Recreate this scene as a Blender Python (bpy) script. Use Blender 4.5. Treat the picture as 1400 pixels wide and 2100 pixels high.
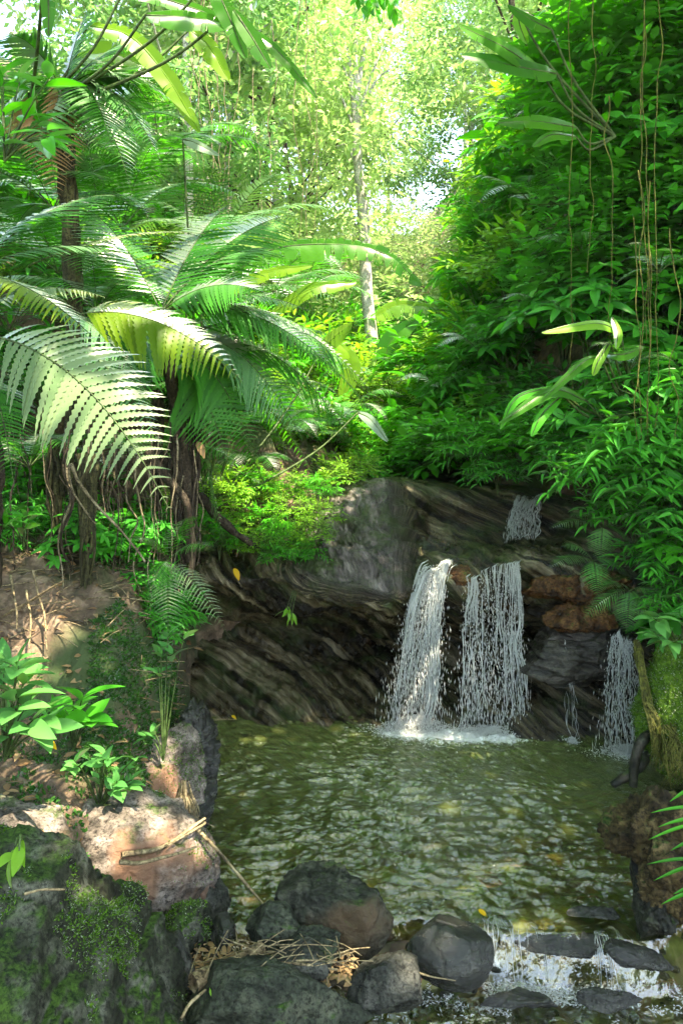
import bpy, bmesh, math, random
import numpy as np
from mathutils import Vector

# ------------------------------------------------------------------ clear, camera, world, sun
for o in list(bpy.data.objects): bpy.data.objects.remove(o)
SC = bpy.context.scene
C = SC.collection
FOC = 1600.0; HORIZ = 900.0; EYE = 2.2            # focal length in photo pixels, horizon row, eye height
def W(px, py, Y):
    return np.array([(px-700.0)/FOC*Y, Y, EYE+(HORIZ-py)/FOC*Y])

cd = bpy.data.cameras.new('camera'); cam = bpy.data.objects.new('camera', cd); C.objects.link(cam)
cam.location = (0, 0, EYE); cam.rotation_euler = (math.pi/2, 0, 0)
cd.sensor_fit = 'VERTICAL'; cd.sensor_height = 36.0; cd.lens = 36.0*FOC/2100.0
cd.shift_y = -(1050.0-HORIZ)/2100.0
cd.clip_start = 0.05; cd.clip_end = 2000
SC.camera = cam

SUN = np.array([0.27, -0.30, 0.91]); SUN = SUN/np.linalg.norm(SUN)
sun_el = math.asin(SUN[2]); sun_az = math.atan2(SUN[0], SUN[1])
wd = bpy.data.worlds.new('World'); SC.world = wd; wd.use_nodes = True
nt = wd.node_tree; nt.nodes.clear()
sky = nt.nodes.new('ShaderNodeTexSky'); sky.sky_type = 'NISHITA'; sky.sun_disc = False
sky.sun_elevation = sun_el; sky.sun_rotation = sun_az
bg = nt.nodes.new('ShaderNodeBackground'); bg.inputs['Strength'].default_value = 0.15
wo = nt.nodes.new('ShaderNodeOutputWorld')
nt.links.new(sky.outputs[0], bg.inputs[0]); nt.links.new(bg.outputs[0], wo.inputs[0])
sl = bpy.data.lights.new('sun', 'SUN'); sl.energy = 3.2; sl.angle = math.radians(0.5); sl.color = (1.0, 0.95, 0.86)
so = bpy.data.objects.new('sun', sl); C.objects.link(so)
so.rotation_euler = Vector(-SUN).to_track_quat('-Z', 'Y').to_euler()
SC.view_settings.view_transform = 'Standard'; SC.view_settings.look = 'None'
SC.view_settings.gamma = 1; SC.view_settings.use_curve_mapping = False
SC.view_settings.exposure = 3.0
SC.view_settings.use_white_balance = True; SC.view_settings.white_balance_temperature = 8200; SC.view_settings.white_balance_tint = 10

rng = np.random.default_rng(7); random.seed(7)
def nrm(a): a = np.asarray(a, float); return a/np.maximum(np.linalg.norm(a, axis=-1, keepdims=True), 1e-9)
def U(a, b, n=None): return rng.uniform(a, b, n)

# ------------------------------------------------------------------ noise
def _h(ix, iy, iz, s):
    h = (ix.astype(np.int64)*374761393 + iy.astype(np.int64)*668265263 + iz.astype(np.int64)*2147483647 + s*1274126177) & 0xFFFFFFFF
    h = ((h ^ (h >> 13))*1274126177) & 0xFFFFFFFF
    h = ((h ^ (h >> 16))*2246822519) & 0xFFFFFFFF
    h = h ^ (h >> 15)
    return (h & 0xFFFFFF)/8388607.5 - 1.0
def noise(P, s=0):
    P = np.asarray(P, float); f = np.floor(P); i = f.astype(np.int64); t = P-f; t = t*t*t*(t*(t*6-15)+10)
    x, y, z = i[..., 0], i[..., 1], i[..., 2]; tx, ty, tz = t[..., 0], t[..., 1], t[..., 2]
    def L(a, b, k): return a+(b-a)*k
    c = [[[_h(x+a, y+b, z+d, s) for d in (0, 1)] for b in (0, 1)] for a in (0, 1)]
    return L(L(L(c[0][0][0], c[1][0][0], tx), L(c[0][1][0], c[1][1][0], tx), ty),
             L(L(c[0][0][1], c[1][0][1], tx), L(c[0][1][1], c[1][1][1], tx), ty), tz)
def fbm(P, o=4, s=0, g=0.5):
    r = 0; a = 1.0; P = np.asarray(P, float)
    for k in range(o): r = r+a*noise(P*2**k, s+k); a *= g
    return r
def ridge(P, o=4, s=0, g=0.5):
    r = 0; a = 1.0; P = np.asarray(P, float)
    for k in range(o): r = r+a*(1-2*np.abs(noise(P*2**k, s+k))); a *= g
    return r
def sstep(a, b, x): t = np.clip((x-a)/(b-a), 0, 1); return t*t*(3-2*t)

# ------------------------------------------------------------------ objects and tags
def tag(o, label, cat, group=None, kind=None):
    if label: o['label'] = label
    if cat: o['category'] = cat
    if group: o['group'] = group
    if kind: o['kind'] = kind
    return o
def thing(name, label, cat, loc=(0, 0, 0), group=None):
    o = bpy.data.objects.new(name, None); o.empty_display_size = 0.1; C.objects.link(o); o.location = tuple(loc)
    return tag(o, label, cat, group)
def mesh(V, F, mat, name='mesh', smooth=True, mat2=None, n2=0):
    V = np.asarray(V, np.float32); F = np.asarray(F, np.int32)
    m = bpy.data.meshes.new(name); n, k = F.shape
    m.vertices.add(len(V)); m.vertices.foreach_set('co', V.ravel())
    m.loops.add(n*k); m.loops.foreach_set('vertex_index', F.ravel())
    m.polygons.add(n); m.polygons.foreach_set('loop_start', np.arange(0, n*k, k, dtype=np.int32))
    m.polygons.foreach_set('loop_total', np.full(n, k, np.int32))
    m.polygons.foreach_set('use_smooth', np.full(n, smooth, bool))
    m.update(calc_edges=True); m.validate()
    if mat: m.materials.append(mat)
    if mat2:
        m.materials.append(mat2); mi = np.zeros(len(m.polygons), np.int32); mi[-n2:] = 1; m.polygons.foreach_set('material_index', mi)
    return m
def ob(name, me, parent=None, loc=None):
    o = bpy.data.objects.new(name, me); C.objects.link(o)
    if parent: o.parent = parent
    if loc is not None: o.location = tuple(loc)
    return o
def join(parts):                       # [(V,F)] -> V,F
    Vs, Fs, n = [], [], 0
    for V, F in parts:
        Vs.append(np.asarray(V, float)); Fs.append(np.asarray(F)+n); n += len(V)
    return np.concatenate(Vs), np.concatenate(Fs)
def copy_thing(o, loc, rz=0, sc=1.0, label=None, group=None, tilt=(0, 0)):
    r = o.copy(); C.objects.link(r); r.location = tuple(loc); r.rotation_euler = (tilt[0], tilt[1], rz)
    r.scale = (sc, sc, sc) if np.isscalar(sc) else sc
    if label: r['label'] = label
    if group: r['group'] = group
    for ch in o.children:
        c = ch.copy(); C.objects.link(c); c.parent = r
        for g in ch.children:
            d = g.copy(); C.objects.link(d); d.parent = c
    return r
def gridfaces(nu, nv):
    a = np.arange(nu*nv).reshape(nu, nv)
    return np.stack([a[:-1, :-1], a[1:, :-1], a[1:, 1:], a[:-1, 1:]], -1).reshape(-1, 4)
def tube(P, R, k=6, closed=True):
    P = np.asarray(P, float); n = len(P); R = np.broadcast_to(R, (n,))
    T = nrm(np.gradient(P, axis=0)); up = np.array([0, 0, 1.0]) if abs(T[:, 2]).mean() < .8 else np.array([0, 1.0, 0.1])
    A = nrm(np.cross(T, up)); B = np.cross(T, A)
    th = np.linspace(0, 2*np.pi, k, endpoint=False)
    V = P[:, None]+R[:, None, None]*(np.cos(th)[None, :, None]*A[:, None]+np.sin(th)[None, :, None]*B[:, None])
    V = V.reshape(-1, 3); i = np.arange(n-1)[:, None]*k; j = np.arange(k)[None]; j2 = (j+1) % k
    F = np.stack([i+j, i+j2, i+k+j2, i+k+j], -1).reshape(-1, 4)
    return V, F
def smooth_path(pts, n=24):
    P = np.asarray(pts, float); m = len(P); P = np.vstack([2*P[0]-P[1], P, 2*P[-1]-P[-2]])
    t = np.linspace(0, m-1, n); i = np.minimum(t.astype(int), m-2); u = (t-i)[:, None]
    a, b, c, d = P[i], P[i+1], P[i+2], P[i+3]
    return 0.5*((2*b)+(-a+c)*u+(2*a-5*b+4*c-d)*u*u+(-a+3*b-3*c+d)*u**3)
def rnd_dir(n, zmin=-1, zmax=1):
    z = U(zmin, zmax, n); a = U(0, 2*np.pi, n); r = np.sqrt(1-z*z)
    return np.stack([r*np.cos(a), r*np.sin(a), z], -1)

# ------------------------------------------------------------------ materials
def newmat(name):
    m = bpy.data.materials.new(name); m.use_nodes = True; t = m.node_tree; t.nodes.clear()
    return m, t, t.nodes, t.links
def ramp(nodes, stops, interp='LINEAR'):
    r = nodes.new('ShaderNodeValToRGB'); r.color_ramp.interpolation = interp
    el = r.color_ramp.elements
    while len(el) < len(stops): el.new(0.5)
    for e, (p, c) in zip(el, stops): e.position = p; e.color = (*c, 1) if len(c) == 3 else c
    return r
def g3(v): return (v, v, v)
def leaf_mat(name, dark, light, trans=0.45, rough=0.35, tcol=None, spot=None):
    m, t, n, l = newmat(name)
    geo = n.new('ShaderNodeNewGeometry'); oi = n.new('ShaderNodeObjectInfo')
    add = n.new('ShaderNodeMath'); add.operation = 'ADD'
    mu = n.new('ShaderNodeMath'); mu.operation = 'MULTIPLY'; mu.inputs[1].default_value = 0.35
    mu2 = n.new('ShaderNodeMath'); mu2.operation = 'MULTIPLY'; mu2.inputs[1].default_value = 0.65
    l.new(oi.outputs['Random'], mu.inputs[0]); l.new(geo.outputs['Random Per Island'], mu2.inputs[0])
    l.new(mu.outputs[0], add.inputs[0]); l.new(mu2.outputs[0], add.inputs[1])
    st = [(0, dark), (0.75, light)]
    if spot: st += [(0.95, light), (1.0, spot)]
    r = ramp(n, st); l.new(add.outputs[0], r.inputs[0])
    d = n.new('ShaderNodeBsdfDiffuse'); l.new(r.outputs[0], d.inputs[0])
    tr = n.new('ShaderNodeBsdfTranslucent'); mx = n.new('ShaderNodeMix'); mx.data_type = 'RGBA'; mx.blend_type = 'MULTIPLY'
    mx.inputs[0].default_value = 1; mx.inputs[7].default_value = (*(tcol or (2.2, 2.0, 0.8)), 1)
    l.new(r.outputs[0], mx.inputs[6]); l.new(mx.outputs[2], tr.inputs[0])
    m1 = n.new('ShaderNodeMixShader'); m1.inputs[0].default_value = trans
    l.new(d.outputs[0], m1.inputs[1]); l.new(tr.outputs[0], m1.inputs[2])
    gl = n.new('ShaderNodeBsdfGlossy'); gl.inputs['Roughness'].default_value = rough
    fr = n.new('ShaderNodeFresnel'); fr.inputs[0].default_value = 1.3
    fm = n.new('ShaderNodeMath'); fm.operation = 'MULTIPLY'; fm.inputs[1].default_value = .6; l.new(fr.outputs[0], fm.inputs[0])
    m2 = n.new('ShaderNodeMixShader'); l.new(fm.outputs[0], m2.inputs[0]); l.new(m1.outputs[0], m2.inputs[1]); l.new(gl.outputs[0], m2.inputs[2])
    out = n.new('ShaderNodeOutputMaterial'); l.new(m2.outputs[0], out.inputs[0])
    return m
def rock_mat(name, cols, moss=0.0, rough=(0.35, 0.7), scale=6.0, bump=0.4, strat=None, mosscol=((0.006, 0.018, 0.004), (0.055, 0.115, 0.018)), spec=0.22, stain=None, low=None):
    """cols: 3 rock colours; strat: (rotation xyz, scale xyz) stretched grain; moss: 0..1 coverage on upward faces"""
    m, t, n, l = newmat(name)
    tc = n.new('ShaderNodeTexCoord'); mp = n.new('ShaderNodeMapping'); l.new(tc.outputs['Object'], mp.inputs[0])
    if strat: mp.inputs['Rotation'].default_value = strat[0]; mp.inputs['Scale'].default_value = strat[1]
    n1 = n.new('ShaderNodeTexNoise'); n1.inputs['Scale'].default_value = scale; n1.inputs['Detail'].default_value = 9; n1.inputs['Roughness'].default_value = 0.65
    l.new(mp.outputs[0], n1.inputs['Vector'])
    r = ramp(n, [(0.36, cols[0]), (0.5, cols[1]), (0.66, cols[2])]); l.new(n1.outputs[0], r.inputs[0])
    nq = n.new('ShaderNodeTexNoise'); nq.inputs['Scale'].default_value = 60; nq.inputs['Detail'].default_value = 7; nq.inputs['Roughness'].default_value = .75; l.new(tc.outputs['Object'], nq.inputs['Vector'])
    rq = ramp(n, [(0.38, g3(.10)), (0.5, g3(.75)), (0.62, g3(1.0))]); l.new(nq.outputs[0], rq.inputs[0])
    vq = n.new('ShaderNodeTexVoronoi'); vq.feature = 'DISTANCE_TO_EDGE'; vq.inputs['Scale'].default_value = 3.1; 
    wq = n.new('ShaderNodeVectorMath'); wq.operation = 'MULTIPLY_ADD'; wq.inputs[1].default_value = (.35, .35, .35); l.new(n1.outputs['Color'], wq.inputs[0]); l.new(mp.outputs[0], wq.inputs[2]); l.new(wq.outputs[0], vq.inputs['Vector'])
    rv = ramp(n, [(0.0, g3(.25)), (0.022, g3(1))]); l.new(vq.outputs['Distance'], rv.inputs[0])
    mq = n.new('ShaderNodeMix'); mq.data_type = 'RGBA'; mq.blend_type = 'MULTIPLY'; mq.inputs[0].default_value = 1; l.new(r.outputs[0], mq.inputs[6]); l.new(rq.outputs[0], mq.inputs[7])
    mv = n.new('ShaderNodeMix'); mv.data_type = 'RGBA'; mv.blend_type = 'MULTIPLY'; mv.inputs[0].default_value = .8; l.new(mq.outputs[2], mv.inputs[6]); l.new(rv.outputs[0], mv.inputs[7])
    col = mv.outputs[2]
    n2 = n.new('ShaderNodeTexNoise'); n2.inputs['Scale'].default_value = 2.2; n2.inputs['Detail'].default_value = 6; l.new(tc.outputs['Object'], n2.inputs['Vector'])
    if stain:
        rs = ramp(n, [(0.52, g3(0)), (0.62, g3(1))]); l.new(n2.outputs[0], rs.inputs[0])
        mxs = n.new('ShaderNodeMix'); mxs.data_type = 'RGBA'; mxs.inputs[7].default_value = (*stain, 1)
        l.new(rs.outputs[0], mxs.inputs[0]); l.new(col, mxs.inputs[6]); col = mxs.outputs[2]
    bs = n.new('ShaderNodeBsdfPrincipled'); bs.inputs['Specular IOR Level'].default_value = spec
    rr = n.new('ShaderNodeMapRange'); rr.inputs[3].default_value = rough[0]; rr.inputs[4].default_value = rough[1]
    l.new(n1.outputs[0], rr.inputs[0]); rgh = rr.outputs[0]
    nf = n.new('ShaderNodeTexNoise'); nf.inputs['Scale'].default_value = 55; nf.inputs['Detail'].default_value = 5; l.new(tc.outputs['Object'], nf.inputs['Vector'])
    if moss > 0:
        geo = n.new('ShaderNodeNewGeometry'); sx = n.new('ShaderNodeSeparateXYZ'); l.new(geo.outputs['Normal'], sx.inputs[0])
        n3 = n.new('ShaderNodeTexNoise'); n3.inputs['Scale'].default_value = 3.5; n3.inputs['Detail'].default_value = 8; n3.inputs['Roughness'].default_value = 0.7
        l.new(tc.outputs['Object'], n3.inputs['Vector'])
        a = n.new('ShaderNodeMath'); a.operation = 'MULTIPLY_ADD'; a.inputs[1].default_value = 0.25; l.new(sx.outputs[2], a.inputs[0]); l.new(n3.outputs[0], a.inputs[2])
        rm = n.new('ShaderNodeMapRange'); rm.inputs[1].default_value = 0.85-moss*0.5; rm.inputs[2].default_value = 0.95-moss*0.5
        l.new(a.outputs[0], rm.inputs[0])
        mc = ramp(n, [(0.40, mosscol[0]), (0.62, mosscol[1])]); l.new(nq.outputs[0], mc.inputs[0])
        mx = n.new('ShaderNodeMix'); mx.data_type = 'RGBA'; l.new(rm.outputs[0], mx.inputs[0]); l.new(col, mx.inputs[6]); l.new(mc.outputs[0], mx.inputs[7]); col = mx.outputs[2]
        mr = n.new('ShaderNodeMix'); mr.data_type = 'FLOAT'; l.new(rm.outputs[0], mr.inputs[0]); l.new(rgh, mr.inputs[2]); mr.inputs[3].default_value = 0.9; rgh = mr.outputs[0]
    l.new(col, bs.inputs['Base Color']); l.new(rgh, bs.inputs['Roughness'])
    b1 = n.new('ShaderNodeBump'); b1.inputs['Strength'].default_value = bump; b1.inputs['Distance'].default_value = 0.03; l.new(n1.outputs[0], b1.inputs['Height'])
    b2 = n.new('ShaderNodeBump'); b2.inputs['Strength'].default_value = bump; b2.inputs['Distance'].default_value = 0.01; l.new(nq.outputs[0], b2.inputs['Height']); l.new(b1.outputs[0], b2.inputs['Normal'])
    l.new(b2.outputs[0], bs.inputs['Normal'])
    out = n.new('ShaderNodeOutputMaterial'); l.new(bs.outputs[0], out.inputs[0])
    return m

M = {}
M['leaf_mid'] = leaf_mat('leaf_mid', (0.016, 0.17, 0.014), (0.06, 0.40, 0.03))
M['leaf_deep'] = leaf_mat('leaf_deep', (0.010, 0.15, 0.018), (0.055, 0.36, 0.04), trans=0.42)
M['leaf_bright'] = leaf_mat('leaf_bright', (0.07, 0.26, 0.02), (0.20, 0.42, 0.05), trans=0.5, spot=(0.4, 0.33, 0.03))
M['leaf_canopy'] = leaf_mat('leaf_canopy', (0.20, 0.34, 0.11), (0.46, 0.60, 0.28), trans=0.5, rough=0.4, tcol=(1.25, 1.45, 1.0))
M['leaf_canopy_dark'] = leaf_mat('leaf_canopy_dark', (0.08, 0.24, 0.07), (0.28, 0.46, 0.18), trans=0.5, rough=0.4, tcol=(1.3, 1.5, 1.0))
M['leaf_pale'] = leaf_mat('leaf_pale', (0.04, 0.18, 0.045), (0.10, 0.32, 0.08), trans=0.3, rough=0.28)
M['fern'] = leaf_mat('fern', (0.010, 0.09, 0.014), (0.035, 0.21, 0.022), trans=0.45, rough=0.45)
M['fern_grey'] = leaf_mat('fern_grey', (0.03, 0.12, 0.045), (0.09, 0.22, 0.09), trans=0.2, rough=0.30)
M['fern_sunlit'] = leaf_mat('fern_sunlit', (0.085, 0.15, 0.065), (0.17, 0.245, 0.125), trans=0.2, rough=0.4)  # sun highlight put into the frond colour as a whiter green
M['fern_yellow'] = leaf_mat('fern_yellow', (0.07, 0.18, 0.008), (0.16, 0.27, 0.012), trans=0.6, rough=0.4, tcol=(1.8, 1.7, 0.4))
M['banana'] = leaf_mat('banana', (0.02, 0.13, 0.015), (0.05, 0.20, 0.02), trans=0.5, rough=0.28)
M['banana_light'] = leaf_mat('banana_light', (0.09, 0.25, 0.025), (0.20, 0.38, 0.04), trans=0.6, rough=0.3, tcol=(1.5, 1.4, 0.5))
M['banana_grey'] = leaf_mat('banana_grey', (0.14, 0.24, 0.16), (0.22, 0.32, 0.24), trans=0.15, rough=0.22)
M['dead_leaf'] = leaf_mat('dead_leaf', (0.14, 0.07, 0.03), (0.36, 0.24, 0.12), trans=0.25, rough=0.6, tcol=(1.3, 1.0, 0.6))
M['orange_leaf'] = leaf_mat('orange_leaf', (0.5, 0.25, 0.01), (0.6, 0.4, 0.02), trans=0.3, rough=0.5, tcol=(1.3, 1.1, 0.5))
M['cover'] = leaf_mat('cover', (0.010, 0.055, 0.010), (0.035, 0.14, 0.02), rough=.5)
M['moss_leaf'] = leaf_mat('moss_leaf', (0.02, 0.07, 0.005), (0.07, 0.17, 0.012), trans=0.3, rough=0.6)
ST = ((0, math.radians(-24), math.radians(10)), (0.6, 1.6, 7.0))
def cliff_mat():
    m, t, n, l = newmat('cliff')
    tc = n.new('ShaderNodeTexCoord'); ga = n.new('ShaderNodeAttribute'); ga.attribute_name = 'grain'; ha = n.new('ShaderNodeAttribute'); ha.attribute_name = 'hump'
    n1 = n.new('ShaderNodeTexNoise'); n1.inputs['Scale'].default_value = 1.7; n1.inputs['Detail'].default_value = 10; n1.inputs['Roughness'].default_value = 0.72; l.new(ga.outputs['Vector'], n1.inputs['Vector'])
    n2 = n.new('ShaderNodeTexNoise'); n2.inputs['Scale'].default_value = 3; n2.inputs['Detail'].default_value = 8; n2.inputs['Roughness'].default_value = 0.7; l.new(tc.outputs['Object'], n2.inputs['Vector'])
    n3 = n.new('ShaderNodeTexNoise'); n3.inputs['Scale'].default_value = 60; n3.inputs['Detail'].default_value = 4; l.new(tc.outputs['Object'], n3.inputs['Vector'])
    r1 = ramp(n, [(0.42, (0.004, 0.003, 0.002)), (0.49, (0.032, 0.024, 0.011)), (0.55, (0.095, 0.078, 0.040)), (0.65, (0.26, 0.22, 0.14))]); l.new(n1.outputs[0], r1.inputs[0])
    r2 = ramp(n, [(0.40, (0.012, 0.010, 0.009)), (0.5, (0.07, 0.06, 0.056)), (0.64, (0.22, 0.195, 0.185))]); l.new(n1.outputs[0], r2.inputs[0])
    mx = n.new('ShaderNodeMix'); mx.data_type = 'RGBA'; l.new(ha.outputs['Fac'], mx.inputs[0]); l.new(r1.outputs[0], mx.inputs[6]); l.new(r2.outputs[0], mx.inputs[7])
    rs = ramp(n, [(0.50, g3(0)), (0.64, g3(.85))]); l.new(n2.outputs[0], rs.inputs[0])
    mg = n.new('ShaderNodeMix'); mg.data_type = 'RGBA'; l.new(rs.outputs[0], mg.inputs[0]); l.new(mx.outputs[2], mg.inputs[6]); mg.inputs[7].default_value = (0.035, 0.06, 0.012, 1)
    rb = ramp(n, [(0.28, g3(1)), (0.38, g3(0))]); l.new(n2.outputs[0], rb.inputs[0])
    mb = n.new('ShaderNodeMix'); mb.data_type = 'RGBA'; l.new(rb.outputs[0], mb.inputs[0]); l.new(mg.outputs[2], mb.inputs[6]); mb.inputs[7].default_value = (0.10, 0.055, 0.025, 1)
    bs = n.new('ShaderNodeBsdfPrincipled'); l.new(mb.outputs[2], bs.inputs['Base Color']); bs.inputs['Specular IOR Level'].default_value = .45
    rr = n.new('ShaderNodeMapRange'); rr.inputs[1].default_value = .3; rr.inputs[2].default_value = .7; rr.inputs[3].default_value = .16; rr.inputs[4].default_value = .55; l.new(n2.outputs[0], rr.inputs[0]); l.new(rr.outputs[0], bs.inputs['Roughness'])
    b1 = n.new('ShaderNodeBump'); b1.inputs['Strength'].default_value = 1; b1.inputs['Distance'].default_value = 0.05; l.new(n1.outputs[0], b1.inputs['Height'])
    b2 = n.new('ShaderNodeBump'); b2.inputs['Strength'].default_value = .5; b2.inputs['Distance'].default_value = 0.006; l.new(n3.outputs[0], b2.inputs['Height']); l.new(b1.outputs[0], b2.inputs['Normal']); l.new(b2.outputs[0], bs.inputs['Normal'])
    o = n.new('ShaderNodeOutputMaterial'); l.new(bs.outputs[0], o.inputs[0]); return m
M['cliff'] = cliff_mat()
M['blockrock'] = rock_mat('blockrock', [(0.010, 0.009, 0.007), (0.045, 0.038, 0.028), (0.13, 0.115, 0.09)], moss=0.2, rough=(0.25, 0.6), scale=5, bump=0.8, strat=((0, 0, 0), (.8, .8, 5)), spec=.6)
M['orange_rock'] = rock_mat('orange_rock', [(0.03, 0.014, 0.006), (0.13, 0.058, 0.02), (0.27, 0.16, 0.06)], moss=0.28, rough=(0.3, 0.6), scale=9, bump=0.8)
M['mossrock'] = rock_mat('mossrock', [(0.010, 0.013, 0.007), (0.034, 0.040, 0.024), (0.16, 0.17, 0.13)], moss=0.4, rough=(0.5, 0.8), scale=6, bump=1.0)
M['greenrock'] = rock_mat('greenrock', [(0.016, 0.02, 0.013), (0.045, 0.055, 0.038), (0.10, 0.11, 0.075)], moss=0.2, rough=(0.35, 0.65), scale=8, bump=0.9)
M['rustrock'] = rock_mat('rustrock', [(0.014, 0.016, 0.011), (0.045, 0.05, 0.036), (0.11, 0.11, 0.08)], moss=0.15, rough=(0.35, 0.65), scale=8, bump=0.9, stain=(0.075, 0.05, 0.028))
M['wetrock'] = rock_mat('wetrock', [(0.007, 0.008, 0.006), (0.024, 0.026, 0.021), (0.075, 0.074, 0.062)], rough=(0.12, 0.4), scale=5, bump=0.9, strat=((0, 0.3, 0.4), (1, 1, 4)), spec=0.8)
M['greyrock'] = rock_mat('greyrock', [(0.016, 0.018, 0.015), (0.055, 0.058, 0.048), (0.14, 0.14, 0.12)], rough=(0.3, 0.55), scale=9, bump=0.9)
M['pinkrock'] = rock_mat('pinkrock', [(0.05, 0.042, 0.034), (0.19, 0.16, 0.135), (0.40, 0.335, 0.30)], moss=0.24, rough=(0.5, 0.8), scale=5, bump=0.7, stain=(0.22, 0.12, 0.075), strat=((0.2, 0.5, 0.3), (1, 1, 3)))
M['brownrock'] = rock_mat('brownrock', [(0.02, 0.013, 0.005), (0.10, 0.07, 0.028), (0.22, 0.165, 0.075)], moss=0.3, rough=(0.5, 0.9), scale=7, bump=1.0)
M['mossball'] = rock_mat('mossball', [(0.03, 0.05, 0.01), (0.06, 0.12, 0.015), (0.12, 0.2, 0.02)], moss=0.95, rough=(0.8, 0.95), scale=9, bump=1.0, mosscol=((0.03, 0.08, 0.008), (0.12, 0.22, 0.02)))
M['bark'] = rock_mat('bark', [(0.02, 0.014, 0.009), (0.06, 0.045, 0.03), (0.13, 0.10, 0.07)], moss=0.2, rough=(0.6, 0.9), scale=5, bump=0.8, strat=((0, 0, 0), (5, 5, 0.7)))
M['bark_moss'] = rock_mat('bark_moss', [(0.02, 0.02, 0.009), (0.07, 0.07, 0.03), (0.15, 0.15, 0.06)], moss=0.45, rough=(0.7, 0.9), scale=6, bump=1.0, strat=((0, 0, 0), (6, 6, 0.6)), mosscol=((0.05, 0.06, 0.01), (0.14, 0.15, 0.03)))
M['bark_pale'] = rock_mat('bark_pale', [(0.34, 0.32, 0.29), (0.55, 0.53, 0.49), (0.7, 0.68, 0.64)], rough=(0.7, 0.9), scale=5, bump=0.3, strat=((0, 0, 0), (2, 2, 1)))
M['drift'] = rock_mat('drift', [(0.12, 0.085, 0.045), (0.26, 0.19, 0.11), (0.42, 0.34, 0.22)], rough=(0.6, 0.8), scale=7, bump=0.5, strat=((0, 0, 0), (2, 2, 2)))
M['twig'] = rock_mat('twig', [(0.16, 0.12, 0.07), (0.3, 0.23, 0.13), (0.42, 0.34, 0.2)], rough=(0.6, 0.8), scale=14, bump=0.3)
M['vine'] = rock_mat('vine', [(0.10, 0.08, 0.045), (0.22, 0.18, 0.11), (0.34, 0.3, 0.2)], rough=(0.6, 0.8), scale=14, bump=0.3)
M['stem'] = rock_mat('stem', [(0.03, 0.05, 0.015), (0.06, 0.11, 0.03), (0.1, 0.17, 0.05)], rough=(0.4, 0.6), scale=14, bump=0.2)
M['darkwood'] = rock_mat('darkwood', [(0.012, 0.014, 0.01), (0.035, 0.035, 0.025), (0.07, 0.075, 0.05)], moss=0.15, rough=(0.3, 0.5), scale=9, bump=0.5)
M['shag'] = rock_mat('shag', [(0.06, 0.06, 0.015), (0.14, 0.15, 0.03), (0.24, 0.22, 0.06)], rough=(0.7, 0.9), scale=14, bump=0.5)

def ground_mat():
    m, t, n, l = newmat('ground')
    tc = n.new('ShaderNodeTexCoord'); n1 = n.new('ShaderNodeTexNoise'); n1.inputs['Scale'].default_value = 9; n1.inputs['Detail'].default_value = 10; n1.inputs['Roughness'].default_value = 0.7
    l.new(tc.outputs['Object'], n1.inputs['Vector'])
    r = ramp(n, [(0.3, (0.03, 0.02, 0.012)), (0.5, (0.10, 0.065, 0.04)), (0.66, (0.27, 0.19, 0.13))]); l.new(n1.outputs[0], r.inputs[0])
    v = n.new('ShaderNodeTexVoronoi'); v.inputs['Scale'].default_value = 26; l.new(tc.outputs['Object'], v.inputs['Vector'])
    n2 = n.new('ShaderNodeTexNoise'); n2.inputs['Scale'].default_value = 1.3; n2.inputs['Detail'].default_value = 6; l.new(tc.outputs['Object'], n2.inputs['Vector'])
    rm = ramp(n, [(0.5, g3(0)), (0.6, g3(1))]); l.new(n2.outputs[0], rm.inputs[0])
    mx = n.new('ShaderNodeMix'); mx.data_type = 'RGBA'; l.new(rm.outputs[0], mx.inputs[0]); l.new(r.outputs[0], mx.inputs[6]); mx.inputs[7].default_value = (0.035, 0.06, 0.015, 1)
    bs = n.new('ShaderNodeBsdfPrincipled'); bs.inputs['Roughness'].default_value = 0.85; l.new(mx.outputs[2], bs.inputs['Base Color'])
    b = n.new('ShaderNodeBump'); b.inputs['Strength'].default_value = 0.8; b.inputs['Distance'].default_value = 0.03; l.new(n1.outputs[0], b.inputs['Height'])
    b2 = n.new('ShaderNodeBump'); b2.inputs['Strength'].default_value = 0.5; b2.inputs['Distance'].default_value = 0.015; l.new(v.outputs[0], b2.inputs['Height']); l.new(b.outputs[0], b2.inputs['Normal'])
    l.new(b2.outputs[0], bs.inputs['Normal'])
    o = n.new('ShaderNodeOutputMaterial'); l.new(bs.outputs[0], o.inputs[0]); return m
M['ground'] = ground_mat()
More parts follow.
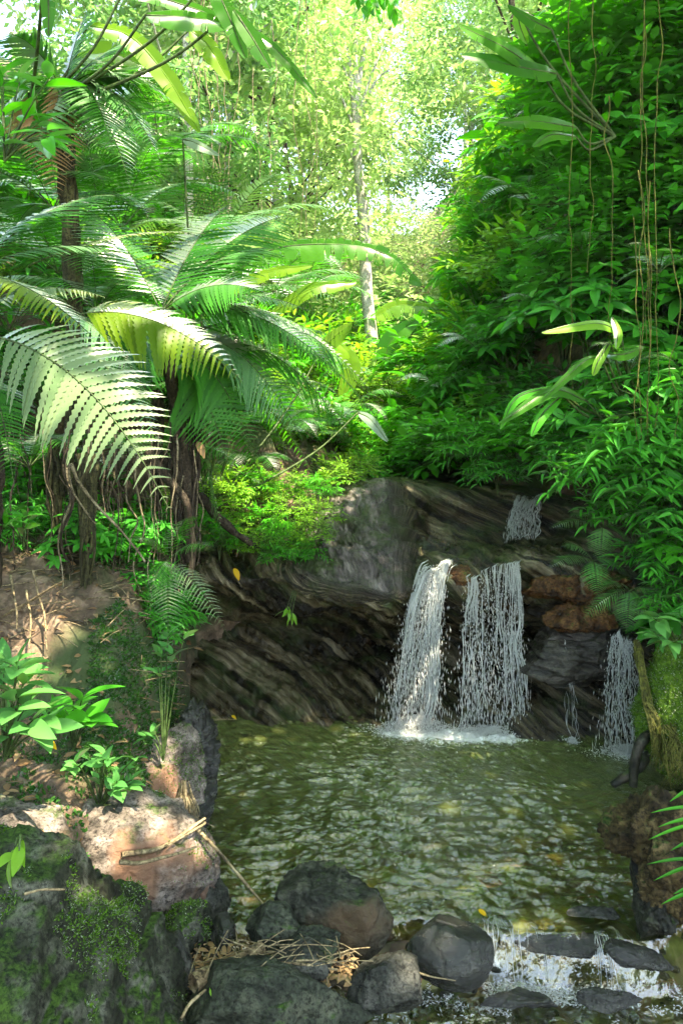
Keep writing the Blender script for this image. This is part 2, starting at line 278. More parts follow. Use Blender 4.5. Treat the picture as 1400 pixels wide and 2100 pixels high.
def bed_mat():
    m, t, n, l = newmat('stream_bed')
    tc = n.new('ShaderNodeTexCoord'); mp = n.new('ShaderNodeMapping'); l.new(tc.outputs['Object'], mp.inputs[0])
    v = n.new('ShaderNodeTexVoronoi'); v.inputs['Scale'].default_value = 9; v.inputs['Randomness'].default_value = 1; l.new(mp.outputs[0], v.inputs['Vector'])
    n1 = n.new('ShaderNodeTexNoise'); n1.inputs['Scale'].default_value = 5; n1.inputs['Detail'].default_value = 8; l.new(mp.outputs[0], n1.inputs['Vector'])
    r = ramp(n, [(0.3, (0.07, 0.06, 0.025)), (0.5, (0.26, 0.21, 0.09)), (0.7, (0.48, 0.41, 0.2))]); l.new(n1.outputs[0], r.inputs[0])
    mx = n.new('ShaderNodeMix'); mx.data_type = 'RGBA'; mx.blend_type = 'MULTIPLY'; mx.inputs[0].default_value = 0.5; l.new(r.outputs[0], mx.inputs[6]); l.new(v.outputs['Color'], mx.inputs[7])
    bs = n.new('ShaderNodeBsdfPrincipled'); bs.inputs['Roughness'].default_value = 0.7; l.new(mx.outputs[2], bs.inputs['Base Color'])
    b = n.new('ShaderNodeBump'); b.inputs['Strength'].default_value = 0.7; b.inputs['Distance'].default_value = 0.05; b.invert = True; l.new(v.outputs[0], b.inputs['Height']); l.new(b.outputs[0], bs.inputs['Normal'])
    o = n.new('ShaderNodeOutputMaterial'); l.new(bs.outputs[0], o.inputs[0]); return m
M['bed'] = bed_mat()
def water_mat():
    m, t, n, l = newmat('water')
    tp = n.new('ShaderNodeBsdfTransparent'); tp.inputs[0].default_value = (0.80, 0.86, 0.55, 1)
    gl = n.new('ShaderNodeBsdfGlossy'); gl.inputs['Roughness'].default_value = 0.02; gl.inputs[0].default_value = (1, 1, 1, 1)
    df = n.new('ShaderNodeBsdfDiffuse'); df.inputs[0].default_value = (0.145, 0.185, 0.055, 1)
    at = n.new('ShaderNodeAttribute'); at.attribute_name = 'murk'
    mk = n.new('ShaderNodeMixShader'); l.new(at.outputs['Fac'], mk.inputs[0]); l.new(tp.outputs[0], mk.inputs[1]); l.new(df.outputs[0], mk.inputs[2])
    fr = n.new('ShaderNodeFresnel'); fr.inputs[0].default_value = 2.1
    tc = n.new('ShaderNodeTexCoord'); mp = n.new('ShaderNodeMapping'); mp.inputs['Scale'].default_value = (11, 20, 1); l.new(tc.outputs['Object'], mp.inputs[0])
    nz = n.new('ShaderNodeTexNoise'); nz.inputs['Scale'].default_value = 1.6; nz.inputs['Detail'].default_value = 4; l.new(mp.outputs[0], nz.inputs['Vector'])
    b = n.new('ShaderNodeBump'); b.inputs['Strength'].default_value = 0.8; b.inputs['Distance'].default_value = 0.02; l.new(nz.outputs[0], b.inputs['Height'])
    l.new(b.outputs[0], gl.inputs['Normal']); l.new(b.outputs[0], fr.inputs['Normal'])
    ms = n.new('ShaderNodeMixShader'); l.new(fr.outputs[0], ms.inputs[0]); l.new(mk.outputs[0], ms.inputs[1]); l.new(gl.outputs[0], ms.inputs[2])
    fa = n.new('ShaderNodeAttribute'); fa.attribute_name = 'foam'; m3 = n.new('ShaderNodeMapping'); m3.inputs['Scale'].default_value = (34, 46, 8); l.new(tc.outputs['Object'], m3.inputs[0])
    n4 = n.new('ShaderNodeTexNoise'); n4.inputs['Scale'].default_value = 1; n4.inputs['Detail'].default_value = 6; n4.inputs['Roughness'].default_value = .7; l.new(m3.outputs[0], n4.inputs['Vector'])
    ad = n.new('ShaderNodeMath'); ad.operation = 'ADD'; l.new(n4.outputs[0], ad.inputs[0]); l.new(fa.outputs['Fac'], ad.inputs[1])
    mr = n.new('ShaderNodeMapRange'); mr.inputs[1].default_value = .88; mr.inputs[2].default_value = 1.15; mr.inputs[4].default_value = .92; l.new(ad.outputs[0], mr.inputs[0])
    wf = n.new('ShaderNodeBsdfDiffuse'); wf.inputs[0].default_value = (.86, .9, .87, 1)
    mf = n.new('ShaderNodeMixShader'); l.new(mr.outputs[0], mf.inputs[0]); l.new(ms.outputs[0], mf.inputs[1]); l.new(wf.outputs[0], mf.inputs[2])
    o = n.new('ShaderNodeOutputMaterial'); l.new(mf.outputs[0], o.inputs[0]); return m
M['water'] = water_mat()

def white_mat(name, op, col=(0.85, 0.9, 0.88)):
    m, t, n, l = newmat(name)
    d = n.new('ShaderNodeBsdfDiffuse'); d.inputs[0].default_value = (*col, 1)
    tr = n.new('ShaderNodeBsdfTranslucent'); tr.inputs[0].default_value = (*col, 1)
    tp = n.new('ShaderNodeBsdfTransparent'); gl = n.new('ShaderNodeBsdfGlossy'); gl.inputs['Roughness'].default_value = 0.1
    a = n.new('ShaderNodeMixShader'); a.inputs[0].default_value = 0.5; l.new(d.outputs[0], a.inputs[1]); l.new(tr.outputs[0], a.inputs[2])
    b = n.new('ShaderNodeMixShader'); b.inputs[0].default_value = op; l.new(tp.outputs[0], b.inputs[1]); l.new(a.outputs[0], b.inputs[2])
    fr = n.new('ShaderNodeFresnel'); fr.inputs[0].default_value = 1.33
    c = n.new('ShaderNodeMixShader'); l.new(fr.outputs[0], c.inputs[0]); l.new(b.outputs[0], c.inputs[1]); l.new(gl.outputs[0], c.inputs[2])
    o = n.new('ShaderNodeOutputMaterial'); l.new(c.outputs[0], o.inputs[0]); return m
M['whitewater'] = white_mat('whitewater', 0.78)
M['foam'] = white_mat('foam', 0.9, (0.9, 0.92, 0.9))
M['thinwater'] = white_mat('thinwater', 0.5)

# ------------------------------------------------------------------ terrain
yk = [0, 3, 3.6, 4.76, 6, 6.75, 7.3, 8.5, 10, 14, 40, 120]
Lk = [-0.2, -0.45, -0.54, -0.80, -1.07, -1.1, -0.4, 0.25, 0.45, 0.4, -1, -3]
Rk = [1.9, 1.6, 1.55, 2.05, 2.5, 2.4, 2.0, 1.6, 1.5, 2.0, 5, 9]
def Lf(y): return np.interp(y, yk, Lk)
def Rf(y): return np.interp(y, yk, Rk)
def floor_z(y):
    return np.interp(y, [0, 3.25, 3.38, 3.5, 4.2, 5.0, 6.0, 7.3, 7.5, 9, 11, 14, 18, 30, 45, 120], [-0.38, -0.32, -0.28, -0.09, -0.16, -0.38, -0.5, -0.5, 1.55, 1.64, 1.95, 2.7, 4.2, 8.5, 14, 30])
def ground_z(x, y, detail=True):
    x = np.asarray(x, float); y = np.asarray(y, float)
    f = floor_z(y); dl = Lf(y)-x; dr = x-Rf(y)
    hp = np.interp(y, [0, 3.2, 4.0, 4.6, 5.2, 7, 7.6, 9, 20], [0.3, 0.45, 0.72, 1.15, 1.32, 1.4, 0.6, 0.3, 0.1])   # shelf height of the left bank
    lo = np.where(y > 7.1, 0.0, 0.0)
    base = np.where(y < 7.1, hp, hp)
    wid = np.interp(y, [3, 4.6, 7, 8], [0.75, 0.55, 0.3, 0.8])
    shelf = sstep(0, 1, dl/wid)*(base-np.minimum(f, 0)*0)
    rise = np.interp(dl, [0, 0.6, 1.6, 2.6, 4, 8, 20], [0, 0.03, 0.22, 1.3, 3.0, 6.0, 12])*np.where(y > 7, 0.9, np.interp(y, [3, 4.5, 6], [0.5, 0.8, 1.0]))
    zl = np.where(y < 7.1, np.where(f < 1, shelf+(1-sstep(0, 1, dl/wid))*f, f+shelf), f+shelf)+rise
    rr = np.interp(dr, [0, 0.15, 0.6, 1.3, 2.5, 5, 10, 20], [0, 0.3, 1.5, 4.0, 6.0, 8.5, 11, 15])*np.interp(y, [2, 3.5, 4.6, 5.6, 20, 40], [0.15, 0.25, 0.45, 1, 0.9, 0.7])
    z = np.where(dl > 0, zl, np.where(dr > 0, f+rr, f))
    if detail:
        P = np.stack([x, y, z*0.8], -1)
        amp = np.where((dl > 0) | (dr > 0), 1.0, 0.35)
        z = z+amp*(0.10*fbm(P*1.6, 4, 3)+0.05*ridge(P*4, 4, 9))*np.clip((np.maximum(dl, dr))*4+1, 0.15, 1)
    return z
def cgrid(lo, hi, n, c, p=1.6):
    t = np.linspace(-1, 1, n); s = np.sign(t)*np.abs(t)**p
    return np.where(s < 0, c+s*(c-lo), c+s*(hi-c))
gx = np.unique(np.concatenate([np.linspace(-4, 4.5, 430), np.linspace(-60, -4, 50), np.linspace(4.5, 60, 50)]))
gy = np.unique(np.concatenate([np.linspace(2.0, 11, 460), np.linspace(-40, 2, 30), np.linspace(11, 30, 110), np.linspace(30, 120, 40)]))
X, Y = np.meshgrid(gx, gy, indexing='ij'); Z = ground_z(X, Y)
ground = ob('ground', mesh(np.stack([X, Y, Z], -1).reshape(-1, 3), gridfaces(len(gx), len(gy)), M['ground'])); ground['kind'] = 'structure'
# pool and stream bed: a sheet a little above the ground inside the channel
bx_ = np.linspace(-1.6, 3.0, 260); by_ = np.linspace(2.4, 7.0, 260)
X, Y = np.meshgrid(bx_, by_, indexing='ij')
P = np.stack([X, Y, X*0], -1)
Zb = floor_z(Y)+0.03+0.03*fbm(P*3, 3, 21)+0.02*ridge(P*np.array([5, 9, 1]), 3, 22)
bed = ob('stream_bed', mesh(np.stack([X, Y, Zb], -1).reshape(-1, 3), gridfaces(260, 260), M['bed'])); bed['kind'] = 'structure'

# ------------------------------------------------------------------ cliff of the waterfall
def bicubic(G, nu, nv):
    G = np.asarray(G, float)
    A = np.stack([smooth_path(G[i], nv) for i in range(G.shape[0])])
    return np.stack([smooth_path(A[:, j], nu) for j in range(nv)], 1)
cols = {
 240: [(950,11),(975,9),(1070,7.0),(1105,6.7),(1150,6.4),(1190,6.05),(1215,6.2),(1270,6.6),(1330,6.5),(1455,6.25),(1600,6.1)],
 440: [(945,11),(970,9),(1065,7.2),(1105,6.8),(1150,6.4),(1188,6.05),(1212,6.2),(1265,6.8),(1320,6.6),(1470,6.18),(1600,5.95)],
 560: [(940,11),(965,9),(1050,7.4),(1100,6.8),(1150,6.3),(1185,6.0),(1215,6.25),(1275,6.9),(1330,6.7),(1478,6.1),(1600,5.9)],
 650: [(940,11),(968,9),(1035,7.2),(1085,6.6),(1150,6.2),(1200,5.95),(1235,6.2),(1290,6.95),(1340,6.8),(1482,6.05),(1600,5.85)],
 740: [(943,11),(972,9),(1003,7.1),(1070,6.55),(1150,6.12),(1220,5.9),(1250,6.2),(1300,6.95),(1350,6.8),(1485,6.03),(1600,5.85)],
 820: [(945,11),(976,9),(992,7.3),(1060,6.65),(1160,6.1),(1232,5.85),(1262,6.15),(1310,6.9),(1360,6.7),(1488,6.0),(1600,5.8)],
 885: [(945,11),(978,9),(1003,7.4),(1075,7.1),(1130,6.5),(1168,6.05),(1200,6.25),(1300,6.85),(1370,6.6),(1490,5.95),(1600,5.8)],
 960: [(945,11),(978,9),(1010,7.4),(1085,7.15),(1135,6.55),(1190,5.95),(1230,6.15),(1310,6.8),(1380,6.55),(1495,5.92),(1600,5.8)],
 1060:[(945,11),(980,9),(1015,7.3),(1090,7.05),(1130,6.5),(1162,5.95),(1200,6.1),(1300,6.6),(1390,6.4),(1500,5.85),(1620,5.75)],
 1140:[(945,11),(982,9),(1025,7.2),(1100,6.9),(1145,6.3),(1190,5.95),(1235,6.15),(1265,5.9),(1380,6.2),(1505,5.8),(1620,5.7)],
 1240:[(950,11),(990,9),(1040,7.1),(1110,6.7),(1170,6.2),(1215,5.85),(1255,6.0),(1300,5.75),(1400,6.1),(1520,5.7),(1620,5.6)],
 1400:[(960,11),(1000,9),(1060,6.9),(1130,6.5),(1200,6.0),(1240,5.7),(1280,5.8),(1330,5.6),(1420,5.7),(1540,5.5),(1640,5.4)],
 1600:[(960,11),(1010,9),(1070,6.8),(1140,6.4),(1210,5.9),(1250,5.6),(1290,5.6),(1350,5.5),(1420,5.5),(1560,5.3),(1640,5.3)]}
OV = [0, 0, 0, -.03, -.08, -.12, -.06, .28, .2, 0, 0]
G = [[W(px, a, b+o_) for (a, b), o_ in zip(r, OV)] for px, r in cols.items()]
NU, NV = 620, 620
CL = bicubic(G, NU, NV)
du = np.gradient(CL, axis=0); dv = np.gradient(CL, axis=1); CN = nrm(np.cross(dv, du))
if CN[NU//2, int(NV*.45), 1] > 0: CN = -CN
# strata: planes tilted down to the right, steeper and folded in the hump left of the falls
vv = np.linspace(0, 1, NV)[None, :]
hump = sstep(-.5, -.15, CL[..., 0])*(1-sstep(.38, .6, CL[..., 0]))*sstep(0.12, .2, vv)*(1-sstep(.46, .52, vv))
warp = 0.10*fbm(CL*1.3, 3, 40); warp2 = .09*fbm(CL*2.6, 3, 43)
q1 = CL@nrm(np.array([0.46, 0.10, 0.9]))+warp*.22; q2 = CL@nrm(np.array([0.72, .0, .6]))+warp2*.5
def strat(q, s_, f=1.0): return ridge(np.stack([q*12*f, CL[..., 0]*0.6, CL[..., 1]*0.4], -1), 5, s_, .62)
layer = (1-hump)*strat(q1, 41)+hump*.8*ridge(np.stack([q2*7, CL[..., 0]*2.2, CL[..., 1]*2.2], -1), 5, 42, .62)
step = noise(np.stack([q1*13, CL[..., 0]*1.1, CL[..., 1]*1.1], -1), 45)
step = np.sign(step)*np.abs(step)**0.4
vv = np.linspace(0, 1, NV)[None, :]
face = sstep(0.14, 0.26, vv)*np.ones((NU, 1))
Dm = face*(0.036*layer+0.045*step*(1-hump*.5)+0.06*fbm(CL*2.2, 4, 47)+0.008*ridge(CL*16, 3, 48))+(1-face)*0.02*fbm(CL*2, 3, 49)
CL2 = CL+CN*Dm[..., None]
cm_ = mesh(CL2.reshape(-1, 3), gridfaces(NU, NV), M['cliff'])
qa = (1-hump)*q1*1.0+hump*q2
at_ = cm_.attributes.new('grain', 'FLOAT_VECTOR', 'POINT'); at_.data.foreach_set('vector', np.stack([qa*(14-6*hump), CL[..., 0]*(.45+1.6*hump), CL[..., 1]*(.3+1.6*hump)], -1).astype(np.float32).ravel())
at_ = cm_.attributes.new('hump', 'FLOAT', 'POINT'); at_.data.foreach_set('value', hump.astype(np.float32).ravel())
cliff = tag(ob('rock_ledge', cm_), None, None, None, 'structure')

# ------------------------------------------------------------------ water
wx = np.linspace(-1.7, 3.2, 560); wy = np.linspace(2.2, 7.0, 560)
X, Y = np.meshgrid(wx, wy, indexing='ij')
P = np.stack([X, Y, X*0], -1)
lip = 3.52+0.06*np.sin(X*4.0)+0.05*noise(P*3, 60)
dropz = -0.2*sstep(0, 0.11, lip-Y)
def ripple(P, s):
    w = P+0.12*np.stack([noise(P*2.2, s+1), noise(P*2.2, s+2), P[..., 2]*0], -1)
    return ridge(w*np.array([5.6, 12, 1]), 3, s, .5)*0.50+0.18*noise(w*np.array([18, 34, 1]), s+5)
calm = 1-0.45*sstep(0.8, 2.2, X)
rough = np.where(Y < lip, 1.0, 0)
Zw = dropz+0.025*calm*ripple(P, 61)+0.02*sstep(0.02, 0.2, lip-Y)*fbm(P*np.array([9, 7, 1]), 4, 66)+0.010*np.exp(-((X-0.6)**2*1.2+(Y-5.8)**2*3))*fbm(P*13, 3, 68)
wm = mesh(np.stack([X, Y, Zw], -1).reshape(-1, 3), gridfaces(560, 560), M['water'])
dep = -floor_z(Y); murk = np.clip(dep*1.6-.12, 0.08, 0.66)*np.where(Y < lip, 0.2, 1)
a = wm.attributes.new('murk', 'FLOAT', 'POINT'); a.data.foreach_set('value', murk.ravel().astype(np.float32))
def blob(px, py, Yd, rx, ry, a_): c = W(px, py, Yd); return a_*np.exp(-((X-c[0])/rx)**2-((Y-c[1])/ry)**2)
foam = blob(845, 1500, 5.84, .27, .13, .75)+blob(1010, 1506, 5.78, .30, .12, .75)+blob(930, 1510, 5.68, .75, .30, .34)+blob(1285, 1545, 5.42, .22, .1, .5)+blob(1174, 1520, 5.66, .05, .04, .6)
low = sstep(-.01, .05, lip-Y)*sstep(.45, .7, X)*(1-sstep(1.25, 1.5, X))
foam = foam+low*(.25+.22*noise(np.stack([X*6, Y*2.5, X*0], -1), 500))+.12*sstep(-.25, 0, lip-Y)*sstep(.5, .8, X)
a = wm.attributes.new('foam', 'FLOAT', 'POINT'); a.data.foreach_set('value', foam.ravel().astype(np.float32))
water = ob('water', wm); water['kind'] = 'structure'

# ------------------------------------------------------------------ boulders
_ico = {}
def ico(sub):
    if sub not in _ico:
        bm = bmesh.new(); bmesh.ops.create_icosphere(bm, subdivisions=sub, radius=1)
        V = np.array([v.co[:] for v in bm.verts]); F = np.array([[v.index for v in f.verts] for f in bm.faces]); bm.free(); _ico[sub] = (V, F)
    return _ico[sub]
def rotz(V, a): c, s = math.cos(a), math.sin(a); return V@np.array([[c, s, 0], [-s, c, 0], [0, 0, 1]])
def roty(V, a): c, s = math.cos(a), math.sin(a); return V@np.array([[c, 0, -s], [0, 1, 0], [s, 0, c]])
def boulder_vf(r, seed, facets=9, cut=0.5, rz=0, tilt=0, rough_=0.05, strat=0.0, sub=6):
    g = np.random.default_rng(seed); V, F = ico(sub)
    n = nrm(g.normal(size=(facets*3, 3))); n = nrm(n[:facets+3]*np.array([1, 1, .8])); d = g.uniform(min(cut, .75)-.05, min(cut, .75)+.2, facets+3)
    dots = V@n.T; rr = np.where(dots > 0.05, d[None]/np.maximum(dots, 0.05), 9).min(1); rr = np.minimum(rr, 1.0)
    P = V*rr[:, None]; P = (P-(P.max(0)+P.min(0))/2)/((P.max(0)-P.min(0))/2)*np.asarray(r)[None]
    P = roty(P, tilt); P = rotz(P, rz); s = float(np.mean(r))
    dd = rough_*s*(1.2*fbm(P/s*1.3+seed, 6, seed, .55)+0.7*ridge(P/s*2.6+seed, 5, seed+5, .65))-.05*s*np.clip(.10-np.abs(noise(P/s*1.4+seed*3, seed+7)), 0, .10)*10
    if strat: dd = dd+strat*s*noise(np.stack([(P[:, 2]+0.3*P[:, 0])/s*9, P[:, 0]/s, P[:, 1]/s], -1), seed+9)
    return P+nrm(V)*dd[:, None], F
def boulder(px, py, Yd, wpx, hpx, dy, mat, label, seed, cat='boulder', name='boulder', group=None, **k):
    c = W(px, py, Yd); s = Yd/FOC
    V, F = boulder_vf((wpx*s/2, dy, hpx*s/2), seed, **k)
    return tag(ob(name, mesh(V, F, M[mat]), None, c), label, cat, group)
boulder(60, 2110, 2.6, 600, 660, 0.66, 'mossrock', 'huge moss covered grey-green boulder filling the lower left foreground', 11, facets=12, cut=0.66, tilt=0.35, rough_=0.06, sub=7)
boulder(60, 1760, 3.25, 420, 210, 0.35, 'pinkrock', 'pale sunlit slab behind the huge mossy boulder at the left edge', 12, facets=6, tilt=0.25)
boulder(270, 1745, 3.5, 330, 200, 0.34, 'pinkrock', 'pinkish sunlit bedrock hump under the fallen twigs', 13, facets=8, cut=0.75, tilt=0.3, strat=0.02)
boulder(180, 1640, 3.75, 260, 170, 0.3, 'pinkrock', 'pale pink rock behind the small leafy plant on the left bank', 14, facets=8)
boulder(385, 1790, 3.55, 130, 170, 0.22, 'pinkrock', 'cracked pale rock at the left edge of the pool', 15, facets=9)
boulder(330, 1600, 4.3, 170, 180, 0.3, 'pinkrock', 'rounded pale rock left of the shiny black rock', 16, facets=8)
boulder(400, 1550, 4.75, 95, 230, 0.25, 'wetrock', 'shiny black wet rock standing at the left side of the pool', 17, facets=11, cut=0.7, rough_=0.10)
boulder(395, 1655, 4.4, 80, 90, 0.15, 'wetrock', 'small black wet rock below the tall black rock', 18, facets=9, rough_=0.08)
boulder(405, 1850, 3.5, 130, 90, 0.14, 'greyrock', 'grey slab split by cracks beside the mossy boulder', 19, facets=12, cut=0.6, tilt=0.3)
boulder(370, 1905, 3.2, 110, 110, 0.14, 'mossrock', 'small rock with bright moss cap beside the split grey slab', 20, facets=9)
boulder(450, 1930, 3.25, 70, 90, 0.1, 'wetrock', 'small dark wet stone behind the driftwood log', 21, facets=9)
boulder(365, 1985, 3.0, 120, 150, 0.14, 'greyrock', 'dark grey stone left of the driftwood log', 22, facets=9)
boulder(405, 1780, 3.75, 95, 110, 0.12, 'wetrock', 'dark wet stone under the dead grass clump', 29, facets=9)
boulder(675, 1880, 3.35, 240, 165, 0.2, 'rustrock', 'largest boulder of the front row with rust stains at its right foot', 23, facets=9, cut=0.5, tilt=0.25, rough_=0.05)
boulder(563, 1905, 3.2, 120, 95, 0.10, 'greenrock', 'small greenish boulder leaning on the left of the largest front boulder', 24, facets=9, cut=0.7)
boulder(632, 1945, 3.1, 130, 55, 0.10, 'greenrock', 'flat dark stone in front of the largest front boulder', 25, facets=9)
boulder(620, 1968, 3.0, 120, 45, 0.08, 'greyrock', 'thin flat stone resting on top of the wide front rock', 26, facets=9)
boulder(575, 2060, 2.85, 385, 140, 0.13, 'greenrock', 'wide greenish rock at the bottom edge of the photo', 27, facets=11, cut=0.5, tilt=0.05, rough_=0.05)
boulder(788, 2010, 2.98, 150, 105, 0.10, 'greyrock', 'blue-grey angular rock between the wide rock and the shiny rounded boulder', 28, facets=9, cut=0.68)
boulder(922, 1950, 3.25, 182, 118, 0.16, 'wetrock', 'shiny dark rounded boulder left of the small cascade', 31, facets=14, cut=0.72, rough_=0.02, tilt=-0.1)
boulder(762, 1845, 3.5, 44, 36, 0.06, 'wetrock', 'tiny black stone behind the largest front boulder', 32, cat='stone', name='stone')
boulder(1310, 1965, 3.25, 150, 34, 0.07, 'wetrock', 'long black wet stone right of the small cascade', 33, facets=9, tilt=0.3)
boulder(1215, 1872, 3.58, 110, 20, 0.05, 'wetrock', 'low wet stone breaking the water above the cascade', 34, facets=9)
boulder(1010, 1893, 3.6, 80, 18, 0.05, 'wetrock', 'low submerged stone right of the floating yellow leaf', 35, facets=9)
boulder(1150, 1940, 3.44, 220, 40, 0.05, 'wetrock', 'reddish wet stone that the small cascade runs over', 36, facets=9)
boulder(1250, 2050, 3.2, 130, 30, 0.05, 'wetrock', 'mossy wet stone in the stream at the lower right', 37, facets=9)
boulder(1060, 2050, 3.25, 160, 24, 0.05, 'wetrock', 'submerged stone in the white water below the cascade', 38, facets=9)
boulder(1355, 1705, 3.6, 215, 150, 0.2, 'brownrock', 'crusty brown overhanging rock at the right edge of the pool', 39, facets=8, rough_=0.13)
boulder(1400, 1810, 3.4, 150, 170, 0.16, 'brownrock', 'crusty tan rock below the narrow leaved plant at the right edge', 40, facets=8, rough_=0.13)
boulder(1345, 1850, 3.5, 90, 160, 0.14, 'darkwood', 'dark eroded stone column under the crusty brown rock', 41, facets=8, rough_=0.10)
boulder(1400, 1460, 4.9, 170, 260, 0.3, 'mossball', 'mound thick with bright green moss at the right edge', 42, facets=5, cut=0.9, rough_=0.08, cat='moss mound', name='moss_mound')
boulder(1180, 1198, 5.82, 210, 52, 0.18, 'orange_rock', 'orange-brown wet rock right of the wide waterfall', 43, facets=9, rough_=0.09, strat=0.04)
boulder(1185, 1262, 5.72, 140, 62, 0.16, 'orange_rock', 'lower ochre rock right of the wide waterfall', 44, facets=9, rough_=0.09, strat=0.04)
boulder(938, 1192, 5.84, 90, 60, 0.14, 'orange_rock', 'orange stained rock lip between the two waterfalls', 45, facets=9, rough_=0.09)
boulder(1190, 1340, 5.8, 240, 120, 0.25, 'blockrock', 'layered dark rock block behind the two thin trickles', 46, facets=10, cut=0.65, strat=0.08)

# ------------------------------------------------------------------ waterfalls
def drops(P, Dr, L, r):
    """stretched octahedra"""
    n = len(P); Dr = nrm(Dr); A = nrm(np.cross(Dr, [0.3, 1, 0.1])); B = np.cross(Dr, A)
    L = L[:, None]; r = r[:, None]
    V = np.stack([P+Dr*L, P-Dr*L, P+A*r, P+B*r, P-A*r, P-B*r], 1).reshape(-1, 3)
    f = np.array([[0, 2, 3], [0, 3, 4], [0, 4, 5], [0, 5, 2], [1, 3, 2], [1, 4, 3], [1, 5, 4], [1, 2, 5]])
    F = (f[None]+6*np.arange(n)[:, None, None]).reshape(-1, 3); return V, F
def waterfall(name, label, top, bot, nstr, ndrop, ext, mat='whitewater', rs=(0.004, 0.010), spray=0.06, sub=None):
    """top/bot: functions u->world point; strands follow a falling arc"""
    root = thing(name, label, 'waterfall', bot(0.5))
    base = np.array(root.location)
    parts = []
    clump = U(0, 1, 9)
    for i in range(nstr*3):
        u = U(0, 1) if rng.random() < .3 else np.clip(clump[rng.integers(9)]+.035*rng.normal(), 0, 1); a = top(u)+np.array([0, .5*noise(np.array([[u*7, 9., nstr]]), 3)[0], .6*noise(np.array([[u*6, 2., nstr]]), 4)[0]])*.08; b = bot(np.clip(u+rng.normal()*.09, 0, 1))
        t0 = U(-.10, .0) if rng.random() < .5 else U(-.05, .75); t1 = t0+U(0.12, .55)
        n = 22; t = np.linspace(t0, min(t1, 1.), n); tp = np.clip(t, 0, 1)
        P = a+(b-a)*(tp**0.75)[:, None]; P[:, 2] = a[2]+(b[2]-a[2])*tp**1.3
        up = ext*np.clip(-t, 0, 1); P[:, 1] += up*.9; P[:, 2] += up*.10; P[:, 0] += up*.5
        s = rng.integers(1000); z_ = tp*0
        wob = np.stack([noise(np.stack([tp*7, z_+u*6, z_], -1), 71)*.8+.4*noise(np.stack([tp*9, z_+s, z_], -1), 70), noise(np.stack([tp*6, z_+s, z_+5], -1), 72), z_], -1)
        P = P+wob*0.028*(0.2+tp[:, None]*1.2)
        R = U(*rs)*.6*(0.5+.8*np.abs(noise(np.stack([tp*14, z_+s, z_+9], -1), 73)))*np.sin(np.pi*np.linspace(.03, .97, n))**.6
        parts.append(tube(P-base, R, 4))
    V, F = join(parts); ob('water_strands', mesh(V, F, M[mat]), root)
    if ndrop < 100: return root
    u = U(0, 1, ndrop); t = U(0, 1, ndrop)**0.8
    A = np.array([top(x) for x in u]); B = np.array([bot(x) for x in u])
    P = A+(B-A)*(t**0.75)[:, None]; P[:, 2] = A[:, 2]+(B[:, 2]-A[:, 2])*t**1.2
    P = P+rng.normal(size=(ndrop, 3))*np.array([spray, spray*.6, 0.02])*(0.15+t)[:, None]
    D = np.stack([rng.normal(size=ndrop)*.12, rng.normal(size=ndrop)*.12-.05, -np.ones(ndrop)], -1)
    V, F = drops(P-base, D, U(.006, .034, ndrop)*(0.3+t), U(.0014, .0034, ndrop)); ob('water_drops', mesh(V, F, M['foam']), root)
    return root
def foam_patch(c, rx, ry, h, n, name, label, extra=0):
    c = np.asarray(c, float); r = np.abs(rng.normal(size=n))*.55; a = U(0, 2*np.pi, n)
    r = r*(1+.35*noise(np.stack([np.cos(a)*3, np.sin(a)*3, a*0+n], -1), 6)); P = np.stack([np.cos(a)*r*rx, np.sin(a)*r*ry, 0.004+np.maximum(0, h*np.exp(-r*r*2.2)*U(0.0, 1, n)**1.5)], -1)
    D = rnd_dir(n, -.4, .8); V, F = drops(P, D, U(.003, .010, n), U(.0015, .0045, n))
    return tag(ob(name, mesh(V, F, M['foam']), None, c), label, 'foam', None, 'stuff')
lp = lambda a, b: (lambda u: np.asarray(a)*(1-u)+np.asarray(b)*u)
waterfall('waterfall', 'slender white waterfall on the left pouring from a notch in the rock lip', lp(W(868, 1168, 5.72), W(925, 1150, 5.76)), lp(W(800, 1500, 5.86), W(888, 1500, 5.86)), 80, 3600, 1, rs=(0.004, 0.012))
waterfall('waterfall', 'wide curtain waterfall of many thin strands right of the slender one', lp(W(952, 1188, 5.70), W(1065, 1158, 5.72)), lp(W(944, 1505, 5.82), W(1076, 1505, 5.82)), 52, 2600, 1, rs=(0.003, 0.009), spray=.035)
waterfall('waterfall', 'broken splashing waterfall at the right beside the mossy mound', lp(W(1255, 1300, 5.5), W(1300, 1315, 5.4)), lp(W(1235, 1540, 5.48), W(1335, 1542, 5.46)), 34, 1300, 1, rs=(0.003, 0.007), spray=.05)
waterfall('water_trickle', 'left and thicker of the two thin water trickles beside the layered rock block', lp(W(1156, 1325, 5.62), W(1158, 1325, 5.62)), lp(W(1167, 1518, 5.66), W(1169, 1518, 5.66)), 5, 60, 0, rs=(0.003, 0.005), spray=.004)
waterfall('water_trickle', 'right and fainter of the two thin water trickles beside the layered rock block', lp(W(1168, 1330, 5.62), W(1169, 1330, 5.62)), lp(W(1180, 1520, 5.66), W(1181, 1520, 5.66)), 3, 40, 0, rs=(0.002, 0.004), spray=.004)
waterfall('waterfall', 'pale upper cascade sliding down the dark rock above the wide waterfall', lp(W(1062, 1020, 7.1), W(1110, 1018, 7.1)), lp(W(1035, 1108, 6.85), W(1100, 1104, 6.85)), 60, 500, 0, rs=(0.004, 0.010), spray=.02)
foam_patch(W(850, 1500, 5.86), 0.36, 0.2, 0.12, 4500, 'foam', 'white foam and spray where the slender waterfall hits the pool')
foam_patch(W(1010, 1506, 5.81), 0.44, 0.2, 0.06, 3500, 'foam', 'white foam line under the wide curtain waterfall')
